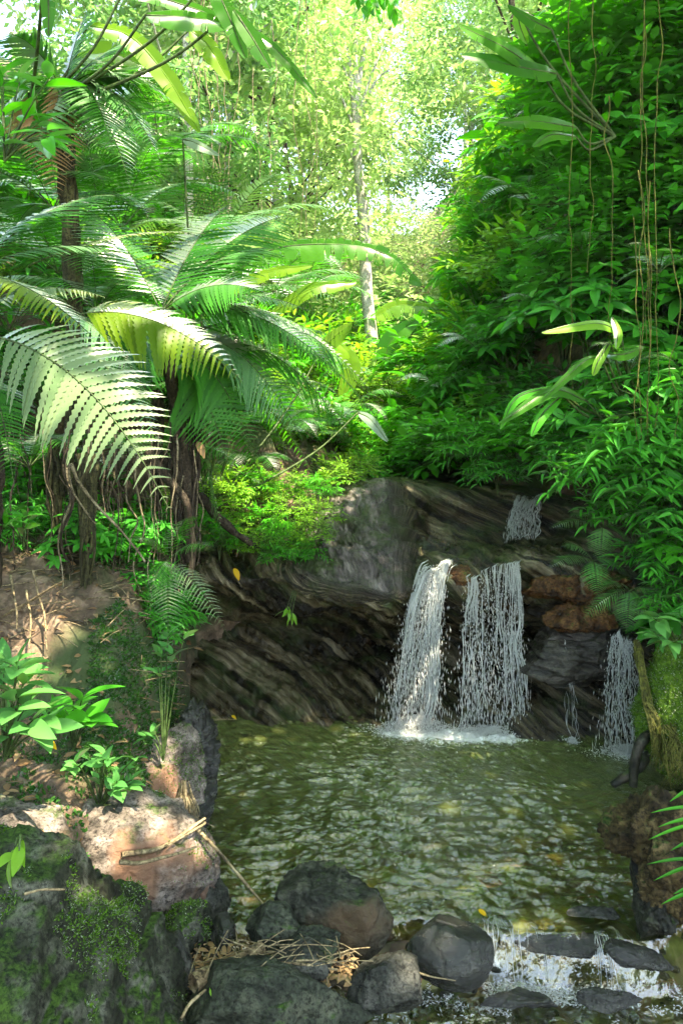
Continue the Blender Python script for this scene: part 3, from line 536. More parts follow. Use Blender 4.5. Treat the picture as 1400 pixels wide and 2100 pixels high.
foam_patch(W(1285, 1545, 5.46), 0.26, 0.12, 0.06, 1800, 'foam', 'small foam patch under the right waterfall')
foam_patch(W(1172, 1520, 5.65), 0.06, 0.04, 0.03, 200, 'foam', 'tiny splash under the two thin trickles')
# small cascade in the foreground
parts = []
def sheet_z(x, y):
    l_ = 3.52+0.06*np.sin(x*4.0)+0.05*noise(np.stack([x*3, y*3, x*0], -1), 60); return -0.2*sstep(0, .11, l_-y)
for i in range(70):
    x = U(0.60, 1.30)
    if rng.random() < .45-noise(np.array([[x*7, 0, 0]]), 5)[0]: continue
    n = 12; l0 = 3.52+0.06*math.sin(x*4.0); ys = l0+np.linspace(U(-.02, .05), U(-.16, -.06), n); xs = x+U(-.03, .03)*np.linspace(0, 1, n)+.004*np.sin(ys*60+i)
    P_ = np.stack([xs, ys-.006, sheet_z(xs, ys)+.007+.004*rng.normal()], -1)
    parts.append(tube(P_, U(.0008, .0026)*np.sin(np.pi*np.linspace(.05, .95, n)), 4))
for sel, lb in ((lambda x: x < .93, 'small foreground cascade spilling beside the shiny rounded boulder'), (lambda x: x >= .93, 'small foreground cascade spilling beside the long black stone')):
    q_ = [p for p in parts if sel(p[0][:, 0].mean())]
    if q_: V, F = join(q_); tag(ob('small_cascade', mesh(V, F, M['thinwater'])), lb, 'cascade')
def froth(n, fn, zf, name, label):
    P_ = fn(n); m = noise(np.stack([P_[:, 0]*9, P_[:, 1]*16, P_[:, 0]*0], -1), 77) > -0.05; P_ = P_[m]; k = len(P_)
    P_ = np.stack([P_[:, 0], P_[:, 1], zf(P_)+U(0, .02, k)], -1)
    V, F = drops(P_, rnd_dir(k, -.3, .3), U(.004, .016, k), U(.0012, .0035, k)); return tag(ob(name, mesh(V, F, M['foam'])), label, 'foam', None, 'stuff')
froth(5000, lambda n: np.stack([0.85+rng.normal(size=n)*.3, 3.42-np.abs(rng.normal(size=n))*.16], -1), lambda P_: -0.195+0*P_[:, 0], 'foam', 'frothy white water below the foreground cascade')

# ------------------------------------------------------------------ leaves
def tmpl(rows=3, droop=0.18, fold=0.12, peak=0.45):
    t = np.linspace(0, 1, rows+2); p = math.log(0.5)/math.log(peak)
    w = np.sin(np.pi*t**p)**0.85
    V = [(0, 0, 0)]
    for i in range(1, rows+1):
        z = -droop*t[i]**2
        V += [(t[i], -w[i]*.5, z+fold*w[i]*.5), (t[i], 0, z), (t[i], w[i]*.5, z+fold*w[i]*.5)]
    V.append((1, 0, -droop)); F = [(0, 2, 1), (0, 3, 2)]
    for i in range(rows-1):
        a = 1+3*i; b = a+3
        F += [(a, a+1, b+1), (a, b+1, b), (a+1, a+2, b+2), (a+1, b+2, b+1)]
    a = 1+3*(rows-1); e = 3*rows+1; F += [(a, a+1, e), (a+1, a+2, e)]
    return np.array(V, float), np.array(F)
T_MID = tmpl(2); T_FAR = tmpl(1, 0.12, 0.15); T_HI = tmpl(6, 0.28, 0.14, 0.42); T_LANCE = tmpl(4, 0.3, 0.25, 0.3)
def leaves(P, D, N, L, Wd, T=T_MID):
    P = np.asarray(P, float); n = len(P); D = nrm(D); S = nrm(np.cross(D, N)); N = np.cross(S, D)
    tv, tf = T; L = np.broadcast_to(L, (n,))[:, None, None]; Wd = np.broadcast_to(Wd, (n,))[:, None, None]
    V = P[:, None]+D[:, None]*tv[None, :, 0:1]*L+S[:, None]*tv[None, :, 1:2]*Wd+N[:, None]*tv[None, :, 2:3]*L
    F = (tf[None]+len(tv)*np.arange(n)[:, None, None]).reshape(-1, 3)
    return V.reshape(-1, 3), F
UP = np.array([0, 0, 1.0])
def twig_leaves(base, d, ln, k, L, Wd, T, droop=.2, whorl=False, jit=.25):
    """leaves along (or whorled at the end of) one twig"""
    t = np.linspace(.2, 1, k) if not whorl else np.full(k, 1.0)-U(0, .12, k)
    P = base+np.outer(t*ln, d)-np.outer((t*ln)**2*droop, UP)
    side = nrm(np.cross(d, UP)+1e-4)
    if whorl:
        a = np.arange(k)*2*np.pi/k+U(0, 6); up2 = nrm(np.cross(side, d))
        ax = nrm(d*0.35+UP*.65); s1 = nrm(np.cross(ax, [1, .2, 0])); s2 = np.cross(ax, s1)
        D = np.cos(a)[:, None]*s1+np.sin(a)[:, None]*s2+ax*0.15
        N = np.broadcast_to(ax, D.shape)
    else:
        sg = np.where(np.arange(k) % 2, 1., -1.)[:, None]
        D = side*sg*.9+d*.55-UP*0.15; D[-1] = d; N = np.broadcast_to(UP+0.3*d, D.shape)
    D = D+rng.normal(size=D.shape)*jit*.6; N = N+rng.normal(size=D.shape)*jit
    return P, D, N, L*U(.75, 1.15, k), Wd*U(.8, 1.15, k)
def build_leafset(items, T):
    P, D, N, L, Wd = [np.concatenate(x) for x in zip(*items)]
    return leaves(P, D, N, L, Wd, T)
def shrub(name, label, cat, n, R, H, k, L, Wd, leafm, T=T_MID, whorl=False, tw=.25, droop=.3, stems=5, group=None, lean=0.0, hang=0.0, zmin=.1, loc=(0, 0, -60)):
    root = thing(name, label, cat, loc, group)
    it = []; tubes = []
    tips = []
    for s in range(stems):
        a = 2*np.pi*s/stems+U(-.4, .4); e = np.array([math.cos(a)*R*.6, math.sin(a)*R*.6, H*U(.55, .9)])
        e[0] += lean
        P = smooth_path([(0, 0, 0), e*np.array([.25, .25, .5]), e], 9); tubes.append(tube(P, np.linspace(.012, .005, 9)*max(H, .5), 5)); tips.append(P)
    tips = np.concatenate(tips)
    for i in range(n):
        d = rnd_dir(1, -.3, 1)[0]; rr = U(.45, 1)**.6
        c = np.array([d[0]*R*rr+lean*.6, d[1]*R*rr, H*(zmin+(1-zmin)*(.5+.5*d[2]*rr))]); c *= 1+0.22*noise((d*2.3+n)[None], 5)[0]
        j = np.argmin(((tips-c)**2).sum(1)+.02*U(0, 1, len(tips))); b = tips[j]
        dd = nrm(np.array([d[0], d[1], d[2]*.5+.15])+rng.normal(size=3)*.3-UP*hang)
        st = c-dd*tw*.5
        if i % 2 == 0: tubes.append(tube(smooth_path([b, (b+st)/2+UP*.04, st+dd*tw*.9], 5), .0035, 3))
        it.append(twig_leaves(st, dd, tw, k, L, Wd, T, droop, whorl))
    V, F = build_leafset(it, T); ob('foliage', mesh(V, F, M[leafm]), root)
    # all twigs as quads
    V, F = join(tubes); ob('stem', mesh(V, F, M['stem']), root)
    return root
PARK = (0, -30, -50)     # prototypes are moved to their first real place when first used
protos = {}; used = set()
def place(key, loc, rz=None, sc=1.0, label=None, group=None, tilt=(0, 0)):
    o = protos[key]
    if rz is None: rz = U(0, 6.28)
    if key not in used:
        used.add(key); o.location = tuple(loc); o.rotation_euler = (tilt[0], tilt[1], rz); o.scale = (sc, sc, sc)
        if label: o['label'] = label
        if group: o['group'] = group
        return o
    return copy_thing(o, loc, rz, sc, label, group, tilt)
def two(key, n, *a, **k):
    for i in range(n): protos[key+str(i)] = shrub(*a, **k)
two('whorl', 2, 'shrub', '', 'shrub', 32, .5, .8, 7, .21, .072, 'leaf_deep', T=T_HI, whorl=True, tw=.22)
two('small', 3, 'shrub', '', 'shrub', 170, .55, .85, 7, .092, .045, 'leaf_deep', tw=.2)
two('mid', 3, 'shrub', '', 'shrub', 95, .55, .85, 7, .15, .065, 'leaf_mid', tw=.28)
two('lance', 3, 'leafy_plant', '', 'leafy plant', 52, .5, .85, 8, .20, .043, 'leaf_deep', T=T_LANCE, tw=.42, droop=.5)
two('lanceb', 2, 'leafy_plant', '', 'leafy plant', 60, .4, .8, 9, .14, .030, 'leaf_mid', T=T_LANCE, tw=.35, droop=.5)
two('broad', 2, 'leafy_plant', '', 'leafy plant', 30, .48, .8, 5, .24, .10, 'leaf_mid', T=T_HI, tw=.3, droop=.4)
two('big', 2, 'leafy_plant', '', 'leafy plant', 20, .5, .85, 4, .30, .12, 'leaf_mid', T=T_HI, tw=.3, droop=.4)
two('bright', 3, 'shrub', '', 'shrub', 90, .5, .8, 7, .12, .05, 'leaf_bright', tw=.28)
two('brights', 2, 'shrub', '', 'shrub', 170, .5, .7, 7, .07, .03, 'leaf_bright', tw=.2)

# ------------------------------------------------------------------ ferns
def frond_vf(base, tip, arch=0.25, pairs=26, plen=0.3, roll=0.0, pw=0.15, droop=.12, K=9, start=.12, lift=None, sweep=.32, serr=.45, face=.18):
    base = np.asarray(base, float); tip = np.asarray(tip, float); mid = (base+tip)/2+np.array([0, 0, arch]) if lift is None else np.asarray(lift, float)
    t = np.linspace(0, 1, 40)[:, None]; C_ = (1-t)**2*base+2*t*(1-t)*mid+t*t*tip
    tt = start+(1-start)*np.linspace(0, 1, pairs)**.95
    f = lambda q: np.stack([np.interp(q, t[:, 0], C_[:, i]) for i in range(3)], -1)
    P = f(tt); T = nrm(f(np.minimum(tt+.02, 1))-f(np.maximum(tt-.02, 0)))
    S = nrm(np.cross(T, nrm(UP*(1-face)+np.array([0, -1., 0])*face))); N = np.cross(S, T)
    c, s = math.cos(roll), math.sin(roll); S, N = c*S+s*N, c*N-s*S
    u = (tt-start)/(1-start); prof = np.clip(np.sin(np.pi*(0.14+0.86*u)**.8), 0.05, 1)*plen*U(.93, 1.05, pairs)
    vs, fs = [], []; n0 = 0
    k = np.linspace(0, 1, K*2+1)
    w = (1-k**1.7)**.8*np.minimum(1, .5+6*k)*np.where(np.arange(K*2+1) % 2, 1.0, 1-serr)
    for sg in (-1, 1):
        D = nrm(sg*S+T*sweep+rng.normal(size=S.shape)*.045)
        Pw = prof[:, None]*pw*.5
        cen = P[:, None]+D[:, None]*(k[None, :, None]*prof[:, None, None])+T[:, None]*(sweep*.35*(k**2)[None, :, None]*prof[:, None, None])-N[:, None]*(droop*(k**2)[None, :, None]*prof[:, None, None])
        if droop: cen[..., 2] -= .07*(k**2)[None]*prof[:, None]
        Tn = T[:, None]+0*cen
        Lft = cen+Tn*(w[None]*Pw)[..., None]+N[:, None]*(0.12*w[None]*Pw)[..., None]
        Rgt = cen-Tn*(w[None]*Pw)[..., None]+N[:, None]*(0.12*w[None]*Pw)[..., None]
        V = np.stack([Lft, cen, Rgt], 2); m = len(k); vs.append(V.reshape(-1, 3))
        a = (np.arange(pairs)[:, None]*m*3+np.arange(m-1)[None]*3).ravel()+n0
        fs.append(np.stack([a, a+1, a+4, a+3], -1)); fs.append(np.stack([a+1, a+2, a+5, a+4], -1)); n0 += pairs*m*3
    return np.concatenate(vs), np.concatenate(fs), C_
def frond(parent, base, tip, mat='fern', label=None, r=.006, **k):
    if mat != 'dead_leaf': k['pairs'] = int(k.get('pairs', 26)*1.3); k['plen'] = k.get('plen', .3)*(.84 if 'face' not in k else 1); k['pw'] = k.get('pw', .105)*(1 if 'pw' not in k else .85)
    o0 = np.array(parent.location) if parent else np.zeros(3)
    V, F, C_ = frond_vf(base, tip, **k)
    Vt, Ft = tube(C_, np.linspace(r, r*.25, len(C_)), 5); nt_ = len(Ft); V, F = join([(V, F), (Vt, Ft)])
    f = ob('frond', mesh(V-o0, F, M[mat], mat2=M['stem'], n2=nt_), parent)
    if label: f['label'] = label
    return f
def tree_fern(label, crown, ground_pt, fronds, trunk_r=.07, mat='bark', name='tree_fern', lean=None, cat='tree fern'):
    crown = np.asarray(crown, float); g = np.asarray(ground_pt, float)
    root = thing(name, label, cat, g)
    P = smooth_path([g, (g*.55+crown*.45)+np.array([.04, .03, 0]), crown], 30)
    R = trunk_r*(1+.25*noise(P*8, 80)); V, F = tube(P-g, R, 14)
    V = V+0.15*trunk_r*rng.normal(size=V.shape); ob('trunk', mesh(V, F, M[mat]), root)
    for fr in fronds:
        tip, m, kw = fr; kw = dict(kw); b = kw.pop('base', crown)
        frond(root, b, tip, m, **kw)
    return root
# the big fern group on the left
c1 = W(330, 640, 4.9)
tree_fern('tall tree fern with dark trunks at the middle left spreading fronds over the bank', c1, [W(385, 1090, 5.4)[0], 5.4, 1.35], [
    (W(690, 715, 5.2), 'fern', dict(arch=.30, plen=.36, pairs=34)),
    (W(805, 905, 5.9), 'fern', dict(arch=.75, plen=.42, pairs=40, base=W(360, 690, 5.1))),
    (W(600, 960, 5.5), 'fern', dict(arch=.55, plen=.42, pairs=34, base=W(360, 700, 5.2))),
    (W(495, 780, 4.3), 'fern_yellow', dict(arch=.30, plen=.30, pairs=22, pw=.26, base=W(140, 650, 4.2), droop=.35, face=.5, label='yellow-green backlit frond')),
    (W(560, 510, 5.3), 'fern', dict(arch=.25, plen=.40, pairs=32)),
    (W(470, 420, 5.4), 'fern', dict(arch=.20, plen=.36, pairs=30)),
    (W(700, 800, 5.6), 'fern_grey', dict(arch=.45, plen=.36, pairs=36, label='silvery frond')),
    (W(640, 640, 4.9), 'fern_grey', dict(arch=.22, plen=.30, pairs=34, label='silvery frond')),
    (W(560, 1040, 6.0), 'fern', dict(arch=.5, plen=.40, pairs=32, base=W(380, 820, 5.4))),
    (W(460, 1130, 5.6), 'fern', dict(arch=.35, plen=.34, pairs=26, base=W(380, 850, 5.3))),
    (W(660, 1010, 6.2), 'fern', dict(arch=.6, plen=.40, pairs=34, base=W(370, 760, 5.4))),
    (W(120, 860, 5.2), 'fern', dict(arch=.35, plen=.36, pairs=28)),
    (W(780, 830, 5.8), 'fern', dict(arch=.70, plen=.42, pairs=36, base=W(370, 700, 5.1), face=.35)),
    (W(740, 940, 5.9), 'fern', dict(arch=.75, plen=.42, pairs=36, base=W(370, 730, 5.1), face=.35)),
    (W(690, 760, 5.0), 'fern', dict(arch=.35, plen=.36, pairs=32, face=.35)),
    (W(520, 930, 5.1), 'fern', dict(arch=.45, plen=.40, pairs=30, base=W(350, 740, 5.0), face=.45)),
    (W(620, 900, 5.3), 'fern_grey', dict(arch=.5, plen=.40, pairs=32, base=W(350, 700, 5.0), face=.4, label='silvery frond')),
    (W(470, 960, 5.0), 'fern', dict(arch=.4, plen=.36, pairs=28, base=W(350, 760, 5.0), face=.5)),
    (W(600, 440, 5.6), 'fern', dict(arch=.25, plen=.42, pairs=32, face=.4)),
    (W(540, 600, 4.7), 'fern', dict(arch=.2, plen=.36, pairs=30, face=.4)),
    (W(230, 720, 4.6), 'fern', dict(arch=.25, plen=.34, pairs=28, face=.4)),
    (W(200, 950, 4.9), 'fern', dict(arch=.45, plen=.36, pairs=28, face=.4)),
    (W(180, 430, 5.4), 'fern', dict(arch=.2, plen=.36, pairs=28))], trunk_r=.042)
c2 = W(-60, 560, 3.7)
tree_fern('near tree fern at the left edge with upper fronds coloured silver-white for sun highlight', c2, [-2.0, 4.3, 1.2], [
    (W(345, 1040, 2.95), 'fern_sunlit', dict(base=W(-10, 690, 3.3), lift=W(190, 730, 3.05), plen=.29, pairs=22, pw=.23, droop=.18, sweep=.35, start=.05, K=11, face=.6, label='big arching frond coloured silver-white for sun highlight')),
    (W(245, 520, 3.9), 'fern_grey', dict(arch=.15, plen=.30, pairs=30, label='silvery frond')),
    (W(215, 610, 3.6), 'fern_sunlit', dict(arch=.18, plen=.32, pairs=26, base=W(-80, 660, 3.6), label='pale silvery frond')),
    (W(420, 480, 4.3), 'fern_sunlit', dict(base=W(60, 545, 4.0), arch=.14, plen=.09, pairs=34, pw=.4, label='narrow pale grey frond')),
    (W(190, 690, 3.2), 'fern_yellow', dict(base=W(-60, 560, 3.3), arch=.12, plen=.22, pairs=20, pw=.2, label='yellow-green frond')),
    (W(240, 400, 4.3), 'fern', dict(arch=.2, plen=.34, pairs=32)),
    (W(150, 440, 3.8), 'fern', dict(arch=.2, plen=.3, pairs=30)),
    (W(300, 800, 4.2), 'fern_grey', dict(base=W(60, 620, 4.1), arch=.25, plen=.3, pairs=28)),
    (W(30, 1000, 3.6), 'fern', dict(arch=.25, plen=.22, pairs=30, base=W(-30, 780, 3.7))),
    (W(340, 930, 4.0), 'fern_grey', dict(base=W(90, 690, 4.2), arch=.3, plen=.28, pairs=28))], trunk_r=.09)
c3 = W(130, 190, 5.0)
tree_fern('tall shaggy tree fern at the upper left hung with dead brown fronds', c3, [W(150, 1100, 5.6)[0], 5.6, 1.4], [
    (W(375, 225, 5.2), 'fern', dict(arch=.30, plen=.42, pairs=34)),
    (W(330, 330, 5.0), 'fern', dict(arch=.45, plen=.40, pairs=34)),
    (W(270, 390, 4.8), 'fern', dict(arch=.45, plen=.34, pairs=30)),
    (W(300, 90, 5.3), 'fern', dict(arch=.2, plen=.35, pairs=30)),
    (W(-60, 330, 4.8), 'fern', dict(arch=.4, plen=.35, pairs=30)),
    (W(10, 70, 4.7), 'fern', dict(arch=.2, plen=.35, pairs=30)),
    (W(180, 20, 5.0), 'fern', dict(arch=.1, plen=.3, pairs=26)),
    (W(120, 420, 4.9), 'dead_leaf', dict(arch=.2, plen=.2, pairs=24, base=W(70, 200, 4.9), label='dead brown hanging frond')),
    (W(60, 330, 4.9), 'dead_leaf', dict(arch=.1, plen=.2, pairs=24, base=W(60, 190, 4.9), label='dead brown hanging frond')),
    (W(160, 360, 4.9), 'dead_leaf', dict(arch=.2, plen=.18, pairs=24, base=W(110, 170, 4.9), label='dead brown hanging frond')), (W(300, 200, 5.0), 'fern', dict(arch=.3, plen=.34, pairs=30)), (W(230, 300, 4.7), 'fern', dict(arch=.4, plen=.34, pairs=30)), (W(60, 400, 4.7), 'fern', dict(arch=.4, plen=.3, pairs=28)), (W(200, 420, 5.3), 'fern', dict(arch=.5, plen=.3, pairs=28)), (W(400, 150, 5.6), 'fern', dict(arch=.2, plen=.36, pairs=30))], trunk_r=.055, mat='bark_moss')
# generic ferns further back on the left slope
def fern_rosette(label, c, n, ln, plen, mat='fern', group=None, pairs=18, K=5, up=.5, rng_a=(0, 6.283), name='fern', pw=.13):
    root = thing(name, label, 'fern', c, group); c = np.asarray(c, float)
    for i in range(n):
        a = rng_a[0]+(rng_a[1]-rng_a[0])*(i+U(-.3, .3))/n; l_ = ln*U(.75, 1.1)
        tip = c+np.array([math.cos(a)*l_, math.sin(a)*l_, U(-.15, .35)*ln]); frond(root, c, tip, mat, r=.004, arch=up*l_*U(.7, 1.2), plen=plen, pairs=pairs, K=K, start=.15, pw=pw)
    return root
for i, (px, py, Yd, n, ln, pl, m_) in enumerate([(520, 740, 8.0, 9, 1.1, .35, 'fern'), (620, 620, 10.0, 9, 1.2, .4, 'fern'), (700, 860, 9.5, 8, .8, .28, 'fern'), (560, 600, 7.2, 7, 1.0, .32, 'fern'), (760, 780, 11.5, 8, 1.0, .3, 'fern_grey'), (460, 900, 7.2, 8, .7, .22, 'fern'), (640, 900, 8.2, 7, .6, .2, 'fern_grey'), (510, 960, 7.3, 8, .55, .18, 'fern'), (580, 880, 7.8, 8, .6, .2, 'fern'), (470, 1000, 6.9, 7, .5, .16, 'fern'), (540, 820, 8.0, 8, .8, .25, 'fern')]):
    fern_rosette('fern with long green fronds growing on the sunlit slope left of the stream', W(px, py, Yd), n, ln, pl, m_, 'ferns on the slope left of the stream', pairs=22, K=6)
rf = [(1235, 1080, 5.3, (1125, 1085), (1165, 1060), (1300, 1120), (1230, 1160)), (1215, 1150, 5.2, (1125, 1165), (1150, 1120), (1290, 1180), (1225, 1230)), (1290, 1210, 5.1, (1190, 1275), (1230, 1210), (1380, 1240), (1350, 1290), (1285, 1310))]
for i, r in enumerate(rf):
    c = W(*r[:3]); root = thing('fern', ['light green fern highest on the right bank beside the falls', 'light green fern reaching left toward the orange rock', 'light green fern hanging above the right waterfall'][i], 'fern', c)
    for (a, b) in r[3:]: frond(root, c, W(a, b, r[2]-U(.0, .25)), 'leaf_pale', arch=.10, plen=.13, pairs=18, K=4, r=.003)
c = W(345, 1150, 4.8); root = thing('fern', 'small fern hanging over the bank edge below the dark trunks', 'fern', c)
for (a, b, m_) in [(345, 1300, 'fern_sunlit'), (465, 1300, 'fern_sunlit'), (270, 1110, 'fern'), (440, 1130, 'fern'), (300, 1250, 'fern'), (345, 1390, 'fern'), (395, 1060, 'fern')]:
    frond(root, c, W(a, b, 4.7-U(0, .2)), m_, arch=.14, plen=.16, pairs=18, K=4, r=.003)

# ------------------------------------------------------------------ banana-like plants
def blade_vf(path, width, tears=8, sag=.35, rows=44, wav=.02, peak=.45, face=.75, gapk=.10):
    P = smooth_path(path, rows); T = nrm(np.gradient(P, axis=0)); hint = nrm(UP*(1-face)+np.array([0, -1., 0])*face); S = nrm(np.cross(T, hint)); N = np.cross(S, T)
    t = np.linspace(0, 1, rows); p = math.log(.5)/math.log(peak); w = width*.5*np.sin(np.pi*np.clip(t*.97+.02, 0, 1)**p)**.55
    parts = []
    for sg in (-1, 1):
        cuts = sorted(set([0, rows-1]+[int(x) for x in U(4, rows-4, tears)]))
        for a, b in zip(cuts[:-1], cuts[1:]):
            if b-a < 1: continue
            idx = np.arange(a, b+1); sec = U(-.12, .22); sh = U(0, .3)
            q = np.linspace(0, 1, 5)[None, :, None]
            gap = np.linspace(0, 1, len(idx))-.5; pull = -(gap*gapk*width*U(.2, 1))[:, None, None]
            Wd = w[idx][:, None, None]
            V = P[idx][:, None]+sg*S[idx][:, None]*Wd*q*(1-.12*q)+T[idx][:, None]*(pull+.25*Wd*sh)*q*q+N[idx][:, None]*(.22*Wd*q)-np.array([0, 0, 1.])*(sag+sec)*Wd*q**2
            V = V+wav*width*noise(V*14, 90)[..., None]*N[idx][:, None]
            parts.append((V.reshape(-1, 3), gridfaces(len(idx), 5)))
    return join(parts), P
def banana_leaf(parent, path, width, mat, label=None, r=.008, **k):
    o0 = np.array(parent.location); (V, F), P = blade_vf(path, width, **k)
    f = ob('leaf', mesh(V-o0, F, M[mat]), parent)
    V, F = tube(P-o0-np.array([0, 0, r*.6]), np.linspace(r, r*.3, len(P)), 5); ob('midrib', mesh(V, F, M['stem' if mat != 'banana_light' else 'banana_light']), f)
    if label: f['label'] = label
    return f
def stalk(parent, path, r=.012, mat='stem', name='stalk'):
    o0 = np.array(parent.location); V, F = tube(smooth_path(path, 20)-o0, np.linspace(r*1.3, r*.7, 20), 7); return ob(name, mesh(V, F, M[mat]), parent)
def bplant(label, basept, leaves_, name='banana_plant', cat='banana plant'):
    root = thing(name, label, cat, basept); b = np.asarray(basept, float)
    for lf in leaves_:
        pts = [W(*p) for p in lf[0]]
        banana_leaf(root, pts, lf[1], lf[2], **(lf[3] if len(lf) > 3 else {}))
        stalk(root, [b, (b*.35+pts[0]*.65)+np.array([0, 0, -.1]), pts[0]], .010)
    return root
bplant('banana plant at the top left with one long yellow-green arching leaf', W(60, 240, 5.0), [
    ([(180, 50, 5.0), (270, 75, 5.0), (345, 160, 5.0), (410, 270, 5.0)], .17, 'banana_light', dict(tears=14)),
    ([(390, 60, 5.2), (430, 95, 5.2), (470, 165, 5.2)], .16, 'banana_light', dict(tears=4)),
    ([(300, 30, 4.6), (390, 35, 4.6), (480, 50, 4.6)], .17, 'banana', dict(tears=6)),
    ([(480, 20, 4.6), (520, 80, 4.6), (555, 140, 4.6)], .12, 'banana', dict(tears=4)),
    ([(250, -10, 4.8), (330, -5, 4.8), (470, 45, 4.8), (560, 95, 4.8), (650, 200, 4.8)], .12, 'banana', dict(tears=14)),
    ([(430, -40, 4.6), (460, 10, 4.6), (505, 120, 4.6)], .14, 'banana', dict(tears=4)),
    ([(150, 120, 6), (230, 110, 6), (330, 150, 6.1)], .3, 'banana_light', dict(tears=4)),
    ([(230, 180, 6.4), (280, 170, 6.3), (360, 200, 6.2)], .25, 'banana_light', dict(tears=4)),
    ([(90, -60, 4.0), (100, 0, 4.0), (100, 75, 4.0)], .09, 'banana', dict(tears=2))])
bplant('banana plant at the middle with a long green leaf arching across the stream', [-1.1, 6.4, 1.6], [
    ([(480, 560, 6.0), (560, 510, 6.0), (690, 500, 6.0), (790, 520, 6.0), (865, 585, 6.0)], .21, 'banana', dict(tears=46, rows=110, sag=.5, gapk=.22)),
    ([(410, 510, 6.0), (470, 490, 6.0), (545, 502, 6.0)], .24, 'banana_light', dict(tears=1, sag=.2)),
    ([(470, 600, 6.2), (540, 560, 6.2), (640, 545, 6.2)], .12, 'banana_light', dict(tears=10)),
    ([(560, 640, 6.4), (640, 590, 6.4), (730, 580, 6.5)], .14, 'banana_light', dict(tears=8)),
    ([(655, 725, 7.4), (685, 690, 7.4), (722, 662, 7.4)], .18, 'banana_light', dict(tears=1)),
    ([(380, 620, 6), (420, 590, 6.2), (560, 700, 6.0)], .16, 'banana', dict(tears=6)),
    ([(375, 285, 6.4), (400, 292, 6.4), (450, 318, 6.4)], .11, 'banana_grey', dict(tears=0)),
    ([(735, 845, 7.0), (760, 860, 7.0), (795, 905, 7.0)], .11, 'banana_grey', dict(tears=0))])
bplant('banana plant behind the stream beyond the rock ledge', [1.0, 12.0, 2.1], [
    ([(770, 650, 12), (820, 625, 12), (920, 635, 11.8)], .38, 'banana_light', dict(tears=14)),
    ([(790, 760, 11), (800, 700, 11), (860, 650, 11)], .36, 'banana', dict(tears=6)),
    ([(880, 760, 12), (930, 640, 12), (900, 560, 12)], .35, 'banana_light', dict(tears=8)),
    ([(840, 900, 12), (830, 830, 12), (760, 790, 11.6)], .33, 'banana', dict(tears=8)),
    ([(830, 850, 12), (900, 700, 12), (1010, 690, 11.6)], .4, 'banana', dict(tears=8)),
    ([(700, 820, 11), (720, 740, 11), (690, 700, 11)], .3, 'banana_light', dict(tears=4))])
bplant('large leaved plant at the top right of the bank with dark drooping leaves', W(1260, 280, 5.9), [
    ([(1110, 150, 5.8), (1040, 100, 5.7), (940, 50, 5.6)], .18, 'banana', dict(tears=3)),
    ([(1140, 150, 5.8), (1060, 135, 5.7), (945, 112, 5.6)], .20, 'banana', dict(tears=2)),
    ([(1180, 260, 5.8), (1100, 248, 5.7), (1020, 250, 5.7)], .14, 'banana', dict(tears=2)),
    ([(1180, 280, 5.8), (1130, 275, 5.7), (1090, 300, 5.7)], .10, 'banana', dict(tears=1)),
    ([(1130, 60, 5.8), (1090, 40, 5.8), (1040, 10, 5.8)], .14, 'banana', dict(tears=1)),
    ([(1060, 20, 6.0), (1065, 50, 6.0), (1080, 90, 6.0)], .12, 'leaf_bright', dict(tears=1))], name='large_leaf_plant', cat='plant')
bplant('ginger-like plant with bright lit leaves leaning out of the right bank', W(1330, 860, 5.5), [
    ([(1270, 680, 5.2), (1220, 662, 5.1), (1110, 682, 5.0)], 0.094, 'leaf_bright', dict(tears=0)),
    ([(1255, 650, 5.2), (1265, 680, 5.1), (1262, 715, 5.0)], 0.072, 'leaf_bright', dict(tears=0)),
    ([(1230, 730, 5.2), (1190, 745, 5.1), (1100, 830, 5.0)], 0.072, 'banana', dict(tears=0)),
    ([(1240, 725, 5.2), (1280, 725, 5.1), (1320, 710, 5.1)], 0.086, 'banana', dict(tears=0)),
    ([(1250, 700, 5.2), (1225, 740, 5.1), (1215, 770, 5.1)], 0.065, 'leaf_bright', dict(tears=0)),
    ([(1150, 810, 5.3), (1110, 850, 5.2), (1088, 895, 5.15)], 0.079, 'leaf_mid', dict(tears=0)),
    ([(1140, 790, 5.3), (1060, 815, 5.2), (1025, 880, 5.15)], 0.065, 'leaf_mid', dict(tears=0)),
    ([(1200, 820, 5.3), (1130, 800, 5.2), (1020, 870, 5.0)], 0.086, 'banana', dict(tears=0))], name='ginger_plant', cat='plant')

# ------------------------------------------------------------------ right wall of vegetation
def wall_pt(y, h):             # point on the right bank at height h above its foot
    dr = np.interp(h, [0, 0.3, 1.5, 4.0, 6.0, 8.5], [0, 0.15, 0.6, 1.3, 2.5, 5]); x = Rf(y)+dr
    return np.array([x, y, float(ground_z(x, y))])
RL = {'small': 'dense small-leaved shrub in the green wall on the right bank', 'mid': 'medium-leaved shrub in the green wall on the right bank', 'whorl': 'shrub with whorls of long pointed leaves in the green wall on the right bank', 'lance': 'narrow-leaved plant in the green wall on the right bank', 'broad': 'broad-leaved plant in the green wall on the right bank', 'big': 'plant with very large leaves in the green wall on the right bank', 'bright': 'lighter green shrub in the green wall on the right bank'}
RG = {k: k2 for k, k2 in [('small', 'small-leaved shrubs on the right bank'), ('mid', 'medium-leaved shrubs on the right bank'), ('whorl', 'whorl-leaved shrubs on the right bank'), ('lance', 'narrow-leaved plants on the right bank'), ('broad', 'broad-leaved plants on the right bank'), ('big', 'large-leaved plants on the right bank'), ('bright', 'lighter shrubs on the right bank')]}
NVAR = {'small': 3, 'mid': 3, 'whorl': 2, 'lance': 3, 'broad': 2, 'lanceb': 2, 'big': 2, 'bright': 3, 'brights': 2}
